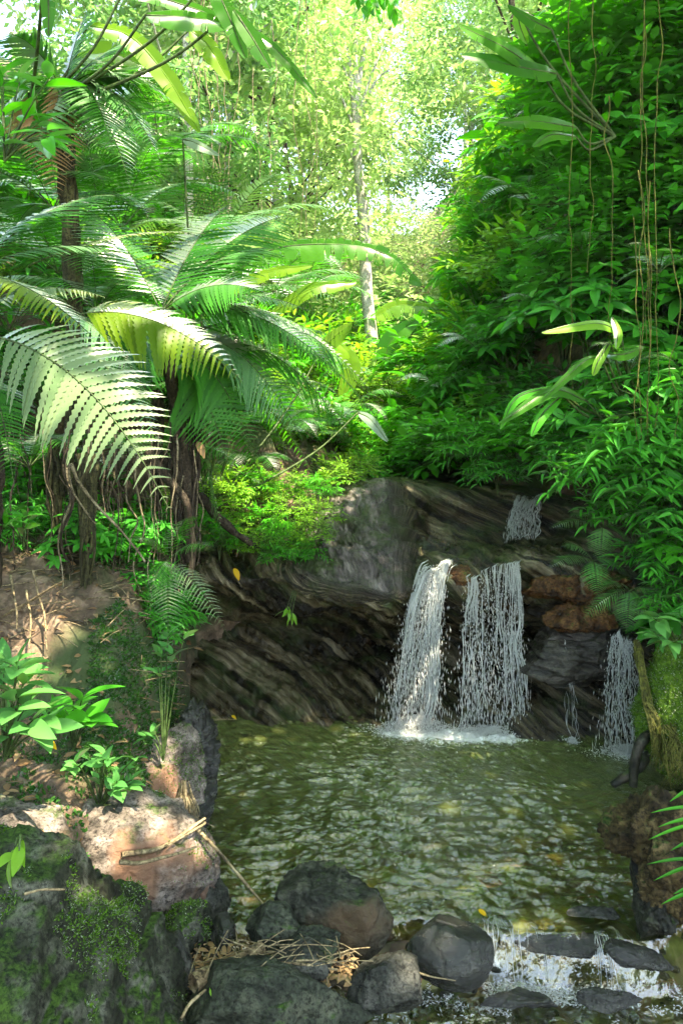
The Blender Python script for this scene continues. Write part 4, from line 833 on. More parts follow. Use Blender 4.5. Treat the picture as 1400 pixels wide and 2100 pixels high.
def wshrub(kind, p, sc, out=.0):
    p = np.asarray(p, float)+np.array([-out, -out*.3, -.25*sc])
    place(kind+str(int(rng.integers(NVAR[kind]))), p, None, sc, RL[kind], RG[kind], tilt=(U(-.2, .2), -U(.2, .8)*0))
for y in np.arange(7.0, 13.0, 0.75):
    for h in np.arange(0.1, 7.8, 0.75):
        yy = y+U(-.25, .25); hh = max(.05, h+U(-.3, .3)); p = wall_pt(yy, hh)
        kind = rng.choice(['small', 'mid', 'bright', 'whorl', 'lance', 'big', 'broad'], p=[.28, .18, .22, .12, .08, .06, .06])
        if rng.random() > .2: wshrub(kind, p, U(.8, 1.45), out=U(.1, .6))
for y in np.arange(4.6, 7.0, 0.5):
    for h in np.arange(1.3, 8.2, 0.6):
        yy = y+U(-.2, .2); hh = max(.05, h+U(-.25, .25)); p = wall_pt(yy, hh)
        kind = rng.choice(['small', 'mid', 'whorl', 'lance', 'broad', 'bright', 'big'], p=[.16, .22, .26, .12, .08, .1, .06])
        if (yy < 5.3 and hh < 2.3) or rng.random() < .22: continue
        wshrub(kind, p, U(.8, 1.1), out=U(.0, .25))
for (px, py, k) in [(1260, 180, 'mid'), (1340, 160, 'whorl'), (1390, 230, 'mid'), (1300, 260, 'whorl'), (1240, 300, 'mid'), (1350, 330, 'broad'), (1290, 380, 'mid'), (1390, 400, 'whorl'), (1330, 450, 'mid'), (1250, 460, 'small'), (1380, 520, 'mid'), (1280, 560, 'whorl'), (1230, 540, 'mid'), (1340, 620, 'mid'), (1200, 620, 'whorl'), (1390, 680, 'whorl'), (1320, 80, 'mid'), (1390, 60, 'whorl'), (1230, 60, 'mid')]:
    wshrub(k, W(px, py+110, 6.6), U(1.0, 1.3))
# lower right leafy plants hanging over the falls
for (px, py, Yd, k, s) in [(1250, 960, 5.2, 'lance', .65), (1320, 930, 5.1, 'lance', .75), (1390, 980, 4.9, 'lance', .75), (1260, 900, 5.6, 'lance', .7), (1365, 1040, 4.9, 'lance', .65), (1300, 1030, 5.2, 'lance', .55), (1410, 1100, 4.8, 'broad', .5), (1360, 1120, 5.0, 'lance', .5), (1400, 880, 5.0, 'lance', .8), (1200, 900, 5.9, 'lance', .7), (1060, 890, 6.6, 'broad', .6), (980, 880, 7.0, 'lance', .6), (1020, 930, 6.6, 'lance', .42), (1100, 890, 6.7, 'mid', .6), (1420, 1200, 4.8, 'lance', .45), (920, 880, 7.8, 'mid', .6), (880, 880, 8.4, 'mid', .6), (1150, 860, 6.3, 'mid', .7), (1230, 830, 6, 'whorl', .8), (1330, 800, 5.4, 'whorl', .7)]:
    wshrub(k, W(px, py+60, Yd), s)

# ------------------------------------------------------------------ left slope and valley plants
LLb = {'bright': 'sunlit bright green shrub on the slope beyond the rock ledge', 'brights': 'sunlit small-leaved shrub on the slope beyond the rock ledge', 'mid': 'green shrub on the slope beyond the rock ledge', 'lanceb': 'narrow-leaved plant on the slope beyond the rock ledge'}
def lshrub(kind, p, sc):
    place(kind+str(int(rng.integers(NVAR[kind]))), p, None, sc, LLb[kind], {'bright': 'bright shrubs on the slope beyond the ledge', 'brights': 'small-leaved bright shrubs on the slope beyond the ledge', 'mid': 'green shrubs on the slope beyond the ledge', 'lanceb': 'narrow-leaved plants on the slope beyond the ledge'}[kind])
for y in np.concatenate([np.arange(7.0, 11.0, .55), np.arange(11, 20, 1.1)]):
    far = y > 11
    for dx in np.arange(0.05, 4.6 if not far else 7, .55 if not far else 1.1):
        x = Lf(y)-dx+U(-.2, .2); yy = y+U(-.25, .25); z = float(ground_z(x, yy))
        kind = rng.choice(['bright', 'brights', 'mid', 'lanceb'], p=[.3, .25, .2, .25])
        lshrub(kind, (x, yy, z-.08), U(.4, .7) if y < 9 else (U(.6, 1.0) if not far else U(1.0, 1.7)))
for y in np.arange(12.5, 20, 1.0):
    for x in np.arange(0.2, 3.5+.1*y, 1.0):
        xx = x+U(-.4, .4); yy = y+U(-.4, .4)
        lshrub(rng.choice(['bright', 'brights', 'lanceb', 'mid']), (xx, yy, float(ground_z(xx, yy))-.1), U(.9, 1.6))
# plants at the ledge's left rim
for i, (px, py, Yd, k, s) in enumerate([(480, 1120, 6.5, 'brights', .4), (540, 1110, 6.5, 'lanceb', .4), (600, 1090, 6.5, 'brights', .42), (640, 1060, 6.8, 'lanceb', .45), (440, 1130, 6.4, 'bright', .4), (700, 1020, 7.2, 'bright', .4), (740, 990, 7.8, 'brights', .4), (570, 1130, 6.25, 'lanceb', .3), (620, 1180, 6.05, 'lanceb', .36), (600, 1150, 6.1, 'brights', .3), (500, 1150, 6.15, 'brights', .3)]):
    place(k+str(int(rng.integers(NVAR[k]))), W(px, py, Yd), None, s, 'small bright plant rooted on the rim of the dark rock overhang', 'small plants on the rim of the overhang')

# ------------------------------------------------------------------ trees
def crown_vf(center, rad, nclu, nleaf, L, Wd, seed, T=T_FAR, clr=.13):
    g = np.random.default_rng(seed); d = nrm(g.normal(size=(nclu, 3))); r = g.uniform(.35, 1, nclu)**.5
    Cc = np.asarray(center)+d*r[:, None]*np.asarray(rad)*(1+.25*noise(d*1.7+seed, seed)[:, None])
    P = np.repeat(Cc, nleaf, 0); m = len(P); s = np.repeat(g.uniform(.6, 1.3, nclu), nleaf)*clr*float(np.mean(rad))
    off = g.normal(size=(m, 3))*np.array([1, 1, .45]); P = P+off*s[:, None]*.7
    D = nrm(off+g.normal(size=(m, 3))*.6-UP*.3); N = UP+g.normal(size=(m, 3))*.55
    V, F = leaves(P, D, N, L*g.uniform(.7, 1.2, m), Wd*g.uniform(.8, 1.2, m), T); return V, F, Cc
def tree_proto(label, H, cr, cz, R, nclu, nleaf, L, Wd, lm, bm_, seed, limbs=10):
    root = thing('tree', label, 'tree', PARK)
    V, F, Cc = crown_vf((0, 0, cz), R, nclu, nleaf, L, Wd, seed); ob('crown', mesh(V, F, M[lm]), root)
    g = np.random.default_rng(seed); tp = np.array([.25, .1, H])
    TP = smooth_path([(0, 0, -1), (.08, 0, H*.35), (-.05, .1, H*.7), tp], 24); parts = [tube(TP, np.linspace(cr, cr*.3, 24), 9)]
    for i in g.choice(len(Cc), limbs, replace=False):
        e = Cc[i]; j = np.argmin(np.abs(TP[:, 2]-(e[2]-.25*np.linalg.norm(e[:2])-.8))); b = TP[j]
        parts.append(tube(smooth_path([b, (b+e)/2+np.array([0, 0, -.15]), e], 8), np.linspace(cr*.3, .012, 8), 5))
    V, F = join(parts); ob('trunk', mesh(V, F, M[bm_]), root); return root
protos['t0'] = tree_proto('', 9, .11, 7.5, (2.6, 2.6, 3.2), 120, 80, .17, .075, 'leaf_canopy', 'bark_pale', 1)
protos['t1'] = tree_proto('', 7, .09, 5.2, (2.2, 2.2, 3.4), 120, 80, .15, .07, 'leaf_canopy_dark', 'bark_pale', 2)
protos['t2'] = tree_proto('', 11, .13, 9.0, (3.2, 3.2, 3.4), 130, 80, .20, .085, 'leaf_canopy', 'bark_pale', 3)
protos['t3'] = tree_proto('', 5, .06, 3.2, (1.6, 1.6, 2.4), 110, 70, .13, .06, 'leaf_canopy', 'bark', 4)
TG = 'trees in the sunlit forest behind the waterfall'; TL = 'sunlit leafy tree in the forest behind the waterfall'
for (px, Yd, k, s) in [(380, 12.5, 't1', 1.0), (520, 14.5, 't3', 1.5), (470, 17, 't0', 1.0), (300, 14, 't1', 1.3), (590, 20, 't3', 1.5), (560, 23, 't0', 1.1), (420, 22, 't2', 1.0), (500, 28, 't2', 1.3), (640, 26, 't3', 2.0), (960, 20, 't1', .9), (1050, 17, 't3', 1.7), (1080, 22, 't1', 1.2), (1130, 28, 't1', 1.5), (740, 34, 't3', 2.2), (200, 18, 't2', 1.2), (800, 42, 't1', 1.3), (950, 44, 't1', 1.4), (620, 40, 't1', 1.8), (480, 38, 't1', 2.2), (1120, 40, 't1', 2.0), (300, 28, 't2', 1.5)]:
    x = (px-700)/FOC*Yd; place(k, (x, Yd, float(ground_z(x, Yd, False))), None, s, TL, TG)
# the pale trunk in the middle
b = W(768, 735, 15); root = thing('tree', 'tall tree with a bare pale grey trunk rising in the middle behind the stream', 'tree', b)
P = smooth_path([W(770, 760, 15), W(752, 600, 15), W(745, 440, 15), W(733, 330, 15), W(728, 210, 15)], 40)-b
R = np.linspace(.135, .075, 40)*(1+.08*noise(P*3, 91)); ps = [tube(P, R, 12)]
for e, r0, j in [((700, 60, 15), .07, 36), ((770, 40, 15.3), .07, 39), ((650, 160, 15), .04, 34), ((800, 140, 15), .045, 34), ((690, 300, 15), .03, 26), ((730, -40, 15), .06, 39), ((640, 20, 14.7), .03, 39), ((820, 60, 15), .03, 36)]:
    e = W(*e)-b; s0 = P[j]; ps.append(tube(smooth_path([s0, (s0+e)/2+np.array([0, 0, .3]), e], 12), np.linspace(r0, .01, 12), 6))
V, F = join(ps); ob('trunk', mesh(V, F, M['bark_pale']), root)
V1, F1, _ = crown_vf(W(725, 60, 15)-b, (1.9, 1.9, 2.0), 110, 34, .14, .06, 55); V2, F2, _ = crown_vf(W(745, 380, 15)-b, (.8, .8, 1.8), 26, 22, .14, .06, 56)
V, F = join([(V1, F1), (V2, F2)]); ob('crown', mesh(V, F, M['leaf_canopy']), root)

# unseen canopy added to shade the pool; gaps cut where sun should land
lit = [(110, 770, 3.1, .13), (60, 720, 3.2, .10), (180, 830, 3.05, .08), (80, 580, 3.6, .14), (190, 590, 3.7, .12), (330, 480, 4.3, .14), (430, 650, 5.0, .16), (330, 680, 4.3, .2), (400, 700, 4.3, .15), (560, 720, 5.2, .2), (640, 740, 5.4, .14), (60, 1270, 4.2, .28), (250, 1180, 5.6, .3), (330, 1160, 4.9, .22), (150, 1230, 4.8, .2), (385, 1100, 5.2, .2),
       (90, 1320, 4.1, .1), (60, 1700, 3.2, .22), (250, 1730, 3.4, .26), (370, 1760, 3.5, .20), (320, 1620, 4.2, .20), (180, 1560, 3.6, .16), (40, 1430, 3.5, .24), (60, 1500, 3.4, .12), (150, 1800, 2.85, .10), (160, 1640, 3.7, .12), (370, 1090, 5.4, .15), (500, 1000, 7.5, .8), (620, 1040, 7.0, .5), (700, 1050, 6.6, .10), (300, 120, 5, .4), (350, 230, 5, .25), (600, 520, 6.0, .3), (780, 520, 6, .2),
       (480, 500, 6, .3), (1230, 690, 5.1, .12), (1110, 850, 5.2, .08), (550, 1500, 5.6, .15), (870, 990, 7.8, .3), (430, 120, 5, .3), (620, 880, 6, .4), (400, 1530, 4.6, .08), (885, 1190, 5.75, .12), (845, 1300, 5.8, .15), (830, 1400, 5.85, .15), (845, 1490, 5.86, .14), (1010, 1230, 5.73, .15), (1010, 1380, 5.78, .13), (1010, 1490, 5.8, .12), (1285, 1420, 5.45, .10)]
LT = np.array([W(a, b_, c_) for a, b_, c_, _ in lit]); LR = np.array([r for *_, r in lit])
def shade_canopy(label, cx, cy, z0, rx, ry, nclu, seed, base):
    g = np.random.default_rng(seed); Cc = np.stack([cx+g.uniform(-rx, rx, nclu), cy+g.uniform(-ry, ry, nclu), z0+g.uniform(-.7, .7, nclu)], -1)
    P = np.repeat(Cc, 15, 0); m = len(P); off = g.normal(size=(m, 3))*np.array([.34, .34, .16]); P = P+off
    v = P[:, None]-LT[None]; pr = (v@SUN)[..., None]*SUN; dist = np.linalg.norm(v-pr, axis=-1); keep = ~((dist < LR[None]*1.0).any(1))  # drops leaves that would block the sun from the chosen lit spots
    keep &= P[:, 1]*.5625+2.2 < P[:, 2]-.15            # stays above the picture
    P = P[keep]; off = off[keep]; m = len(P)
    V, F = leaves(P, nrm(off+g.normal(size=(m, 3))*.3), UP+g.normal(size=(m, 3))*.3, .30*g.uniform(.7, 1.2, m), .15, T_FAR)
    root = thing('shade_canopy', label, 'tree', base); b = np.array(base, float); ob('crown', mesh(V-b, F, M['leaf_canopy_dark']), root)
    ps = [tube(smooth_path([b-b, (np.array([cx, cy, z0])-b)*np.array([.1, .1, .6]), (np.array([cx, cy, z0])-b)*np.array([.6, .6, .9])], 14), np.linspace(.2, .08, 14), 8)]
    s = (np.array([cx, cy, z0])-b)*np.array([.6, .6, .9])
    for i in g.choice(nclu, 10, replace=False):
        e = Cc[i]-b; v = np.array(Cc[i])[None]-LT; pr = (v@SUN)[..., None]*SUN
        ps.append(tube(smooth_path([s, (s+e)/2, e], 8), np.linspace(.05, .01, 8), 4))
    V, F = join(ps); ob('trunk', mesh(V, F, M['bark']), root)
shade_canopy('unseen tree crown added to shade the pool from the left', -1.8, 2.0, 9.2, 4.6, 4.4, 620, 101, (-7, 1, 3.5))
shade_canopy('unseen tree crown added to shade the pool from the right', 4.8, 2.4, 9.4, 3.6, 4.2, 800, 102, (8, 3, 6))
shade_canopy('unseen tree crown added as shade behind the camera', 0, -4.5, 8.5, 7, 2.5, 260, 104, (1, -5, 0))

# ------------------------------------------------------------------ more plants on the left slope
for i, (px, py, Yd, n, ln, pl, m_) in enumerate([(50, 330, 5.8, 9, 1.1, .34, 'fern'), (180, 300, 5.8, 9, 1.1, .34, 'fern'), (110, 430, 5.4, 8, .9, .3, 'fern'), (330, 330, 7.5, 9, 1.2, .36, 'fern'), (60, 960, 5.0, 7, .6, .2, 'fern'), (330, 960, 6.2, 7, .8, .26, 'fern'), (120, 560, 6.6, 9, 1.4, .40, 'fern'), (250, 470, 7.2, 9, 1.4, .42, 'fern'), (20, 680, 5.6, 8, 1.1, .34, 'fern'), (430, 640, 7.0, 9, 1.3, .38, 'fern'), (200, 640, 6.0, 8, 1.2, .36, 'fern'), (300, 820, 6.3, 8, 1.0, .32, 'fern'), (80, 820, 5.6, 7, .8, .26, 'fern'), (450, 500, 8.5, 9, 1.4, .42, 'fern_grey')]):
    fern_rosette('large dark green fern among the tree ferns on the left bank', W(px, py, Yd), n, ln, pl, m_, 'large ferns on the left bank', pairs=26, K=6)
for y in np.arange(5.2, 9.0, .6):
    for dx in np.arange(1.6, 5.2, .6):
        x = Lf(y)-dx+U(-.2, .2); yy = y+U(-.2, .2)
        place('mid'+str(int(rng.integers(3))) if rng.random() < .6 else 'lance'+str(int(rng.integers(3))), (x, yy, float(ground_z(x, yy))-.1), None, U(.6, 1.1), 'dark green shrub under the tree ferns on the left bank', 'shrubs under the tree ferns on the left bank')
def tubething(name, label, cat, pts, r, mat, k=7, n=40, jit=.0, group=None, taper=.5):
    P = smooth_path(pts, n); o = P[0].copy()
    if jit: P = P+jit*np.stack([noise(P*5, 200), noise(P*5, 201), noise(P*5, 202)], -1)
    R_ = np.linspace(r, r*taper, n)*(1+.25*noise(P*14, 203)); V, F = tube(P-o, R_, k)
    return tag(ob(name, mesh(V, F, M[mat]), None, o), label, cat, group)
# vines hanging in the forest
for i, (px, p0, p1, Yd) in enumerate([(612, 120, 490, 9.5), (638, 150, 500, 9.5), (645, 100, 470, 9.6), (402, 130, 470, 8.5), (428, 150, 520, 8.6), (452, 200, 540, 8.8), (480, 250, 600, 9), (415, 60, 420, 8.6), (440, 40, 380, 8.7), (530, 300, 640, 10), (395, 90, 360, 8.4), (560, 200, 540, 10), (468, 120, 480, 8.8)]):
    pts = [W(px+U(-14, 14), p, Yd+U(-.05, .05)) for p in np.linspace(p0-160, p1, 6)]
    tubething('vine', 'thin bare vine hanging in front of the sunlit forest left of the pale trunk', 'vine', pts, .006, 'vine', 5, 50, .02, 'vines hanging in front of the sunlit forest')
for i, (px, p0, p1, Yd) in enumerate([(1312, 500, 900, 4.7), (1322, 480, 930, 4.7), (1332, 520, 880, 4.7), (1345, 560, 920, 4.75), (1300, 600, 900, 4.8), (1318, 300, 700, 4.8), (1250, 350, 700, 5.2), (1170, 500, 800, 5.6), (1380, 620, 900, 4.6), (1210, 300, 560, 5.4)]):
    pts = [W(px+U(-7, 7), p, Yd+U(-.04, .04)) for p in np.linspace(-60 if i % 2 else p0-150, p1, 7)]
    tubething('vine', 'thin yellowish vine hanging down the dark right bank', 'vine', pts, .004, 'shag', 5, 50, .018, 'vines hanging down the right bank')
# dark hollow of the left bank: shaggy root columns, hanging roots, leaning trunks
for i, (px, p0, p1, Yd, r, lb) in enumerate([(178, 930, 1245, 4.7, .055, 'thick mossy root column hanging to the bank floor at the left'), (120, 900, 1180, 4.9, .045, 'thinner mossy root column left of the thick one'), (365, 820, 1180, 5.2, .035, 'dark fibrous fern trunk behind the small hanging fern'), (325, 800, 1130, 5.5, .025, 'dark straight trunk in the hollow under the ferns'), (398, 780, 1120, 5.3, .022, 'dark trunk right of the fibrous fern trunk')]):
    root = thing('root_column', lb, 'root', W(px, p0, Yd)); o = np.array(root.location); ps = []
    for j in range(16):
        a_ = U(0, 6.28); q = r*U(.3, 1); e = p1+U(-60, 5)
        pts = [W(px+U(-8, 8), p, Yd)+np.array([math.cos(a_)*q, math.sin(a_)*q, 0])*(1.25-.55*k_/4) for k_, p in enumerate(np.linspace(p0, e, 5))]
        P = smooth_path(pts, 40); P = P+.012*np.stack([noise(P*9+j, 210), noise(P*9+j, 211), P[:, 0]*0], -1); ps.append(tube(P-o, np.linspace(r*.42, r*.12, 40)*(1+.4*noise(P*30, 212)), 6))
    V, F = join(ps); ob('root_bundle', mesh(V, F, M['bark_moss' if i < 2 else 'bark']), root)
for i in range(90):
    px = U(-10, 420); Yd = U(4.6, 5.8); p0 = U(860, 980); p1 = p0+U(120, 330)
    pts = [W(px+U(-10, 10), p, Yd) for p in np.linspace(p0, p1, 5)]
    tubething('hanging_root', 'thin root hanging in the dark hollow of the left bank', 'root', pts, U(.003, .008), 'bark' if rng.random() < .6 else 'vine', 5, 30, .03, 'thin roots hanging in the hollow of the left bank')
tubething('leaning_trunk', 'dark dead trunk leaning down to the right from the tree ferns to the rock rim', 'trunk', [W(330, 930, 5.3), W(400, 1010, 5.5), W(470, 1085, 5.8), W(545, 1140, 6.0)], .045, 'bark', 10, 50, .03)
tubething('leaning_trunk', 'dark leaning trunk that ends above the small hanging fern', 'trunk', [W(300, 930, 5.0), W(370, 1030, 5.0), W(400, 1110, 5.0), W(395, 1190, 5.0)], .032, 'bark', 10, 50, .03)
tubething('liana', 'long bare yellowish liana crossing the dark hollow down to the right', 'vine', [W(145, 950, 4.4), W(170, 1000, 4.4), W(240, 1080, 4.4), W(300, 1155, 4.4)], .011, 'vine', 6, 40, .02)
tubething('liana', 'thin curved liana beside the thick mossy root column', 'vine', [W(140, 940, 4.5), W(150, 1010, 4.5), W(180, 1060, 4.5), W(195, 1075, 4.5)], .007, 'vine', 6, 40, .02)
for (px, py, qx, qy, Yd, lb) in [(70, 1170, 100, 1335, 4.2, 'upright broken cane stuck in the bank soil'), (25, 1180, 33, 1290, 4.1, 'short cane standing at the left edge of the bank'), (57, 1210, 62, 1330, 4.1, 'thin cane between the two others on the bank'), (10, 1260, 130, 1190, 4.1, 'pale stick lying across the bank soil')]:
    tubething('stick', lb, 'stick', [W(px, py, Yd+.3), W((px+qx)/2+4, (py+qy)/2, Yd+.15), W(qx, qy, Yd)], .008, 'twig', 6, 24, .01)
# leaf litter and low growth on the left bank
def bank_pts(n, x0, x1, y0, y1):
    x = U(x0, x1, n); y = U(y0, y1, n); k = x < Lf(y)-.05; x, y = x[k], y[k]; return np.stack([x, y, ground_z(x, y)], -1)
P = bank_pts(3600, -4, -.5, 2.6, 7); n = len(P)
V, F = leaves(P+UP*.01, rnd_dir(n, -.15, .3), UP+rng.normal(size=(n, 3))*.35, U(.03, .09, n), U(.015, .04, n), T_MID)
tag(ob('leaf_litter', mesh(V, F, M['dead_leaf'])), 'dry brown leaf litter scattered over the left bank', 'leaf litter', None, 'stuff')
P = bank_pts(60000, -3.2, -.6, 2.9, 6.2); q = fbm(P*np.array([1.7, 1.7, 1.7]), 3, 220); P = P[q > .05]
y = U(3.6, 6.2, 60000); x = Lf(y)-U(0, .75, 60000)**1.3; P2 = np.stack([x, y, ground_z(x, y)], -1); q = fbm(P2*1.9, 3, 221); P2 = P2[(q > -.1) & (P2[:, 2] < 1.3)]
P = np.concatenate([P, P2]); n = len(P)
V, F = leaves(P, rnd_dir(n, 0, .9), rnd_dir(n, 0, 1), U(.012, .035, n), U(.008, .02, n), T_FAR)
tag(ob('ground_cover', mesh(V, F, M['cover'])), 'tiny-leaved creeping ground cover on the left bank', 'ground cover', None, 'stuff')
P = bank_pts(900, -3.5, -.9, 4.3, 7); n = len(P); ps = []
for p in P[:500]:
    d = rnd_dir(1, -.05, .25)[0]*U(.05, .22); ps.append(tube(smooth_path([p-d+UP*.015, p+UP*.03, p+d+UP*.015], 5), .003, 4))
V, F = join(ps); tag(ob('twig_litter', mesh(V, F, M['twig'])), 'small dry twigs littering the left bank', 'twigs', None, 'stuff')
# small plants at the lower left
def leafy(label, c, tips, L, Wd, mat, k=3, spread=.5, name='leafy_plant', T=T_HI, r=.004):
    c = np.asarray(c, float); root = thing(name, label, 'plant', c); it = []; ps = []
    for tp in tips:
        tp = np.asarray(tp, float); ps.append(tube(smooth_path([c-c, (tp-c)*.5+UP*.03, tp-c], 10), np.linspace(r*1.4, r*.6, 10), 5)); d = nrm(tp-c)
        a = U(0, 6.28)+np.arange(k)*2*np.pi/k; D = np.stack([np.cos(a)*spread, np.sin(a)*spread, a*0], -1)+d*.5-UP*.1+rng.normal(size=(k, 3))*.15
        P_ = (tp-c)[None]-d*U(0, .06, k)[:, None]; it.append((P_, D, UP+rng.normal(size=(k, 3))*.3+0*D, L*U(.7, 1.15, k), Wd*U(.8, 1.1, k)))
    V, F = build_leafset(it, T); ob('foliage', mesh(V, F, M[mat]), root); V, F = join(ps); ob('stem', mesh(V, F, M['stem']), root); return root
def spread_tips(px, py, Yd, wx, wy, n, dY=.15): return [W(px+U(-wx, wx), py+U(-wy, wy), Yd+U(-dY, dY)) for _ in range(n)]
leafy('bright sunlit broad-leaved plant at the left edge above the boulders', W(10, 1560, 3.3), spread_tips(40, 1430, 3.2, 60, 75, 16), .17, .075, 'leaf_pale', 3)
leafy('broad-leaved plant with drooping glossy leaves right of the sunlit one', W(150, 1540, 3.7), spread_tips(160, 1450, 3.65, 40, 35, 8), .17, .075, 'leaf_mid', 3)
leafy('low leafy plant growing between the pale rocks', W(205, 1660, 3.5), spread_tips(210, 1585, 3.45, 70, 40, 13), .085, .038, 'leaf_pale', 4)
leafy('thin stemmed sapling rising in front of the dark moss at the pool corner', W(335, 1560, 4.1), [W(330, 1330, 4.1), W(345, 1290, 4.1), W(380, 1290, 4.1), W(325, 1370, 4.1), W(355, 1340, 4.1), W(315, 1500, 4.1), W(300, 1510, 4.1)], .10, .042, 'leaf_pale', 4)
leafy('small dark-leaved sprig in the shadows at the left edge', W(50, 1120, 4.3), spread_tips(40, 1070, 4.25, 45, 30, 6), .12, .05, 'leaf_mid', 4)
leafy('small bright seedling hanging below the rock overhang', W(615, 1190, 5.85), [W(590, 1262, 5.8), W(585, 1255, 5.8), W(597, 1268, 5.8)], .09, .026, 'leaf_bright', 4)
leafy('plant with large light leaves in the upper left corner', W(10, 330, 3.4), spread_tips(55, 200, 3.35, 60, 90, 12), .16, .058, 'leaf_mid', 3)
leafy('sprig of dark leaves hanging into the top of the picture', W(760, -120, 5.0), spread_tips(770, 25, 5.0, 45, 25, 9), .11, .045, 'leaf_deep', 3)
leafy('low plant on the right edge of the pool above the moss mound', W(1395, 1330, 4.6), spread_tips(1370, 1290, 4.5, 35, 30, 7), .14, .055, 'leaf_pale', 4)
leafy('wilted light green leaves hanging on the mossy boulder at the left edge', W(45, 1720, 2.5), [W(40, 1745, 2.45), W(25, 1760, 2.45), W(35, 1775, 2.45)], .09, .04, 'leaf_bright', 2, spread=.2)
c = W(1430, 1760, 3.0); root = thing('grass_clump', 'clump of long narrow bright green leaves at the right edge beside the brown rock', 'plant', c); it = []
for (a_, b_) in [(1335, 1660), (1330, 1715), (1328, 1765), (1340, 1800), (1355, 1850), (1350, 1690), (1372, 1640), (1375, 1740), (1380, 1830)]:
    t_ = W(a_, b_, 2.95); s_ = W(1430, b_-20+U(-10, 20), 3.0); it.append((np.array([s_-c]), np.array([t_-s_]), np.array([[0, -.5, 1.]]), np.array([np.linalg.norm(t_-s_)]), np.array([.014])))
V, F = build_leafset(it, tmpl(8, .1, .1, .4)); ob('foliage', mesh(V, F, M['leaf_mid']), root)
V, F = tube(smooth_path([c-c+UP*-.3, UP*0., UP*.22], 8), .008, 6); ob('stem', mesh(V, F, M['stem']), root)
# driftwood, twigs, dead grass
tubething('driftwood_log', 'short pale driftwood log lying between the front rocks', 'log', [W(392, 2018, 2.85), W(460, 1980, 2.95), W(535, 1942, 3.05)], .034, 'drift', 12, 40, .012, taper=.8)
for i, (pts, r, lb) in enumerate([([(250, 1755, 3.2), (330, 1740, 3.3), (420, 1680, 3.5)], .012, 'thick pale bent twig lying over the pink rocks'), ([(340, 1715, 3.4), (420, 1690, 3.5), (345, 1735, 3.3)], .008, 'second pale twig beside the thick bent one'), ([(245, 1770, 3.1), (300, 1770, 3.15), (405, 1735, 3.3)], .009, 'curved pale twig below the thick bent one'), ([(400, 1700, 3.5), (480, 1780, 3.45), (550, 1860, 3.4)], .009, 'long thin twig reaching from the dead grass into the pool'), ([(500, 1995, 2.9), (560, 1978, 2.92), (690, 1985, 2.95)], .007, 'pale reed stem lying along the top of the wide front rock'), ([(480, 2000, 2.9), (530, 1970, 3.0), (600, 1950, 3.0)], .006, 'thin reed crossing the driftwood log'), ([(540, 1985, 2.95), (600, 1975, 2.95), (660, 1968, 2.95)], .006, 'short reed under the thin flat stone'), ([(55, 1828, 2.35), (90, 1822, 2.35), (138, 1823, 2.38)], .005, 'dark short twig on top of the mossy boulder'), ([(70, 1745, 2.7), (72, 1790, 2.65), (95, 1745, 2.75)], .003, 'looped dry stem at the left edge'), ([(370, 2090, 2.7), (385, 2060, 2.75), (420, 2030, 2.8)], .008, 'rotten stick beside the wide front rock'), ([(855, 1990, 3.0), (890, 2000, 3.0), (935, 2008, 3.0)], .004, 'thin dark twig in front of the shiny rounded boulder'), ([(420, 1477, 5.9), (450, 1476, 5.85), (485, 1477, 5.8)], .008, 'dark stick floating at the far left corner of the pool')]):
    tubething('twig', lb, 'twig', [W(*p) for p in pts], r, 'twig', 6, 30, .01)
c = W(375, 1640, 3.7); root = thing('dead_grass', 'hanging clump of dry brown grass caught at the pool edge', 'dead grass', c); ps = []
for i in range(90):
    a_ = rng.normal()*12; e = rng.normal()*26; y_ = U(1690, 1745)
    ps.append(tube(smooth_path([W(378+a_*.4, 1600+U(0, 40), 3.72)-c, W(380+a_, 1670, 3.66+U(-.05, .05))-c, W(380+e, y_, 3.6+U(-.08, .08))-c], 10), np.linspace(.0032, .001, 10), 4))
V, F = join(ps); ob('blades', mesh(V, F, M['twig']), root)
# right side: dark branch in the water, shaggy roots on the moss mound
root = thing('fallen_branch', 'dark wet forked branch leaning in the water at the right side', 'branch', W(1300, 1560, 4.9)); o = np.array(root.location)
ps = []
for pts, r in [([(1255, 1610, 4.75), (1300, 1580, 4.8), (1345, 1530, 4.9), (1390, 1500, 5.0)], .033), ([(1297, 1612, 4.75), (1303, 1550, 4.75), (1325, 1510, 4.8), (1380, 1490, 4.9)], .030)]:
    P = smooth_path([W(*p) for p in pts], 30); ps.append(tube(P-o, np.linspace(r*.8, r*1.2, 30)*(1+.2*noise(P*12, 230)), 9))
V, F = join(ps); ob('branch_fork', mesh(V, F, M['darkwood']), root)
root = thing('hanging_root_mass', 'shaggy yellow-green roots trailing from the moss mound into the pool', 'roots', W(1350, 1450, 4.7)); o = np.array(root.location); ps = []
for i in range(110):
    x0 = 1290+U(-10, 20); 
    if i < 60: pts = [W(1305+U(-6, 6), 1330+U(-20, 20), 4.9), W(1325+U(-8, 8), 1430, 4.75), W(1345+U(-10, 12), 1500+U(-20, 30), 4.7), W(1350+U(-18, 18), 1545+U(-30, 40), 4.66)]
    else: pts = [W(1355+U(0, 60), 1500+U(-20, 20), 4.65), W(1360+U(0, 60), 1550, 4.6), W(1360+U(-10, 60), 1600+U(-30, 20), 4.6)]
    P = smooth_path(pts, 18); P = P+.01*np.stack([noise(P*16+i, 231), noise(P*16+i, 232), 0*P[:, 0]], -1); ps.append(tube(P-o, np.linspace(.005, .0015, 18), 4))
V, F = join(ps); ob('root_strands', mesh(V, F, M['shag']), root)
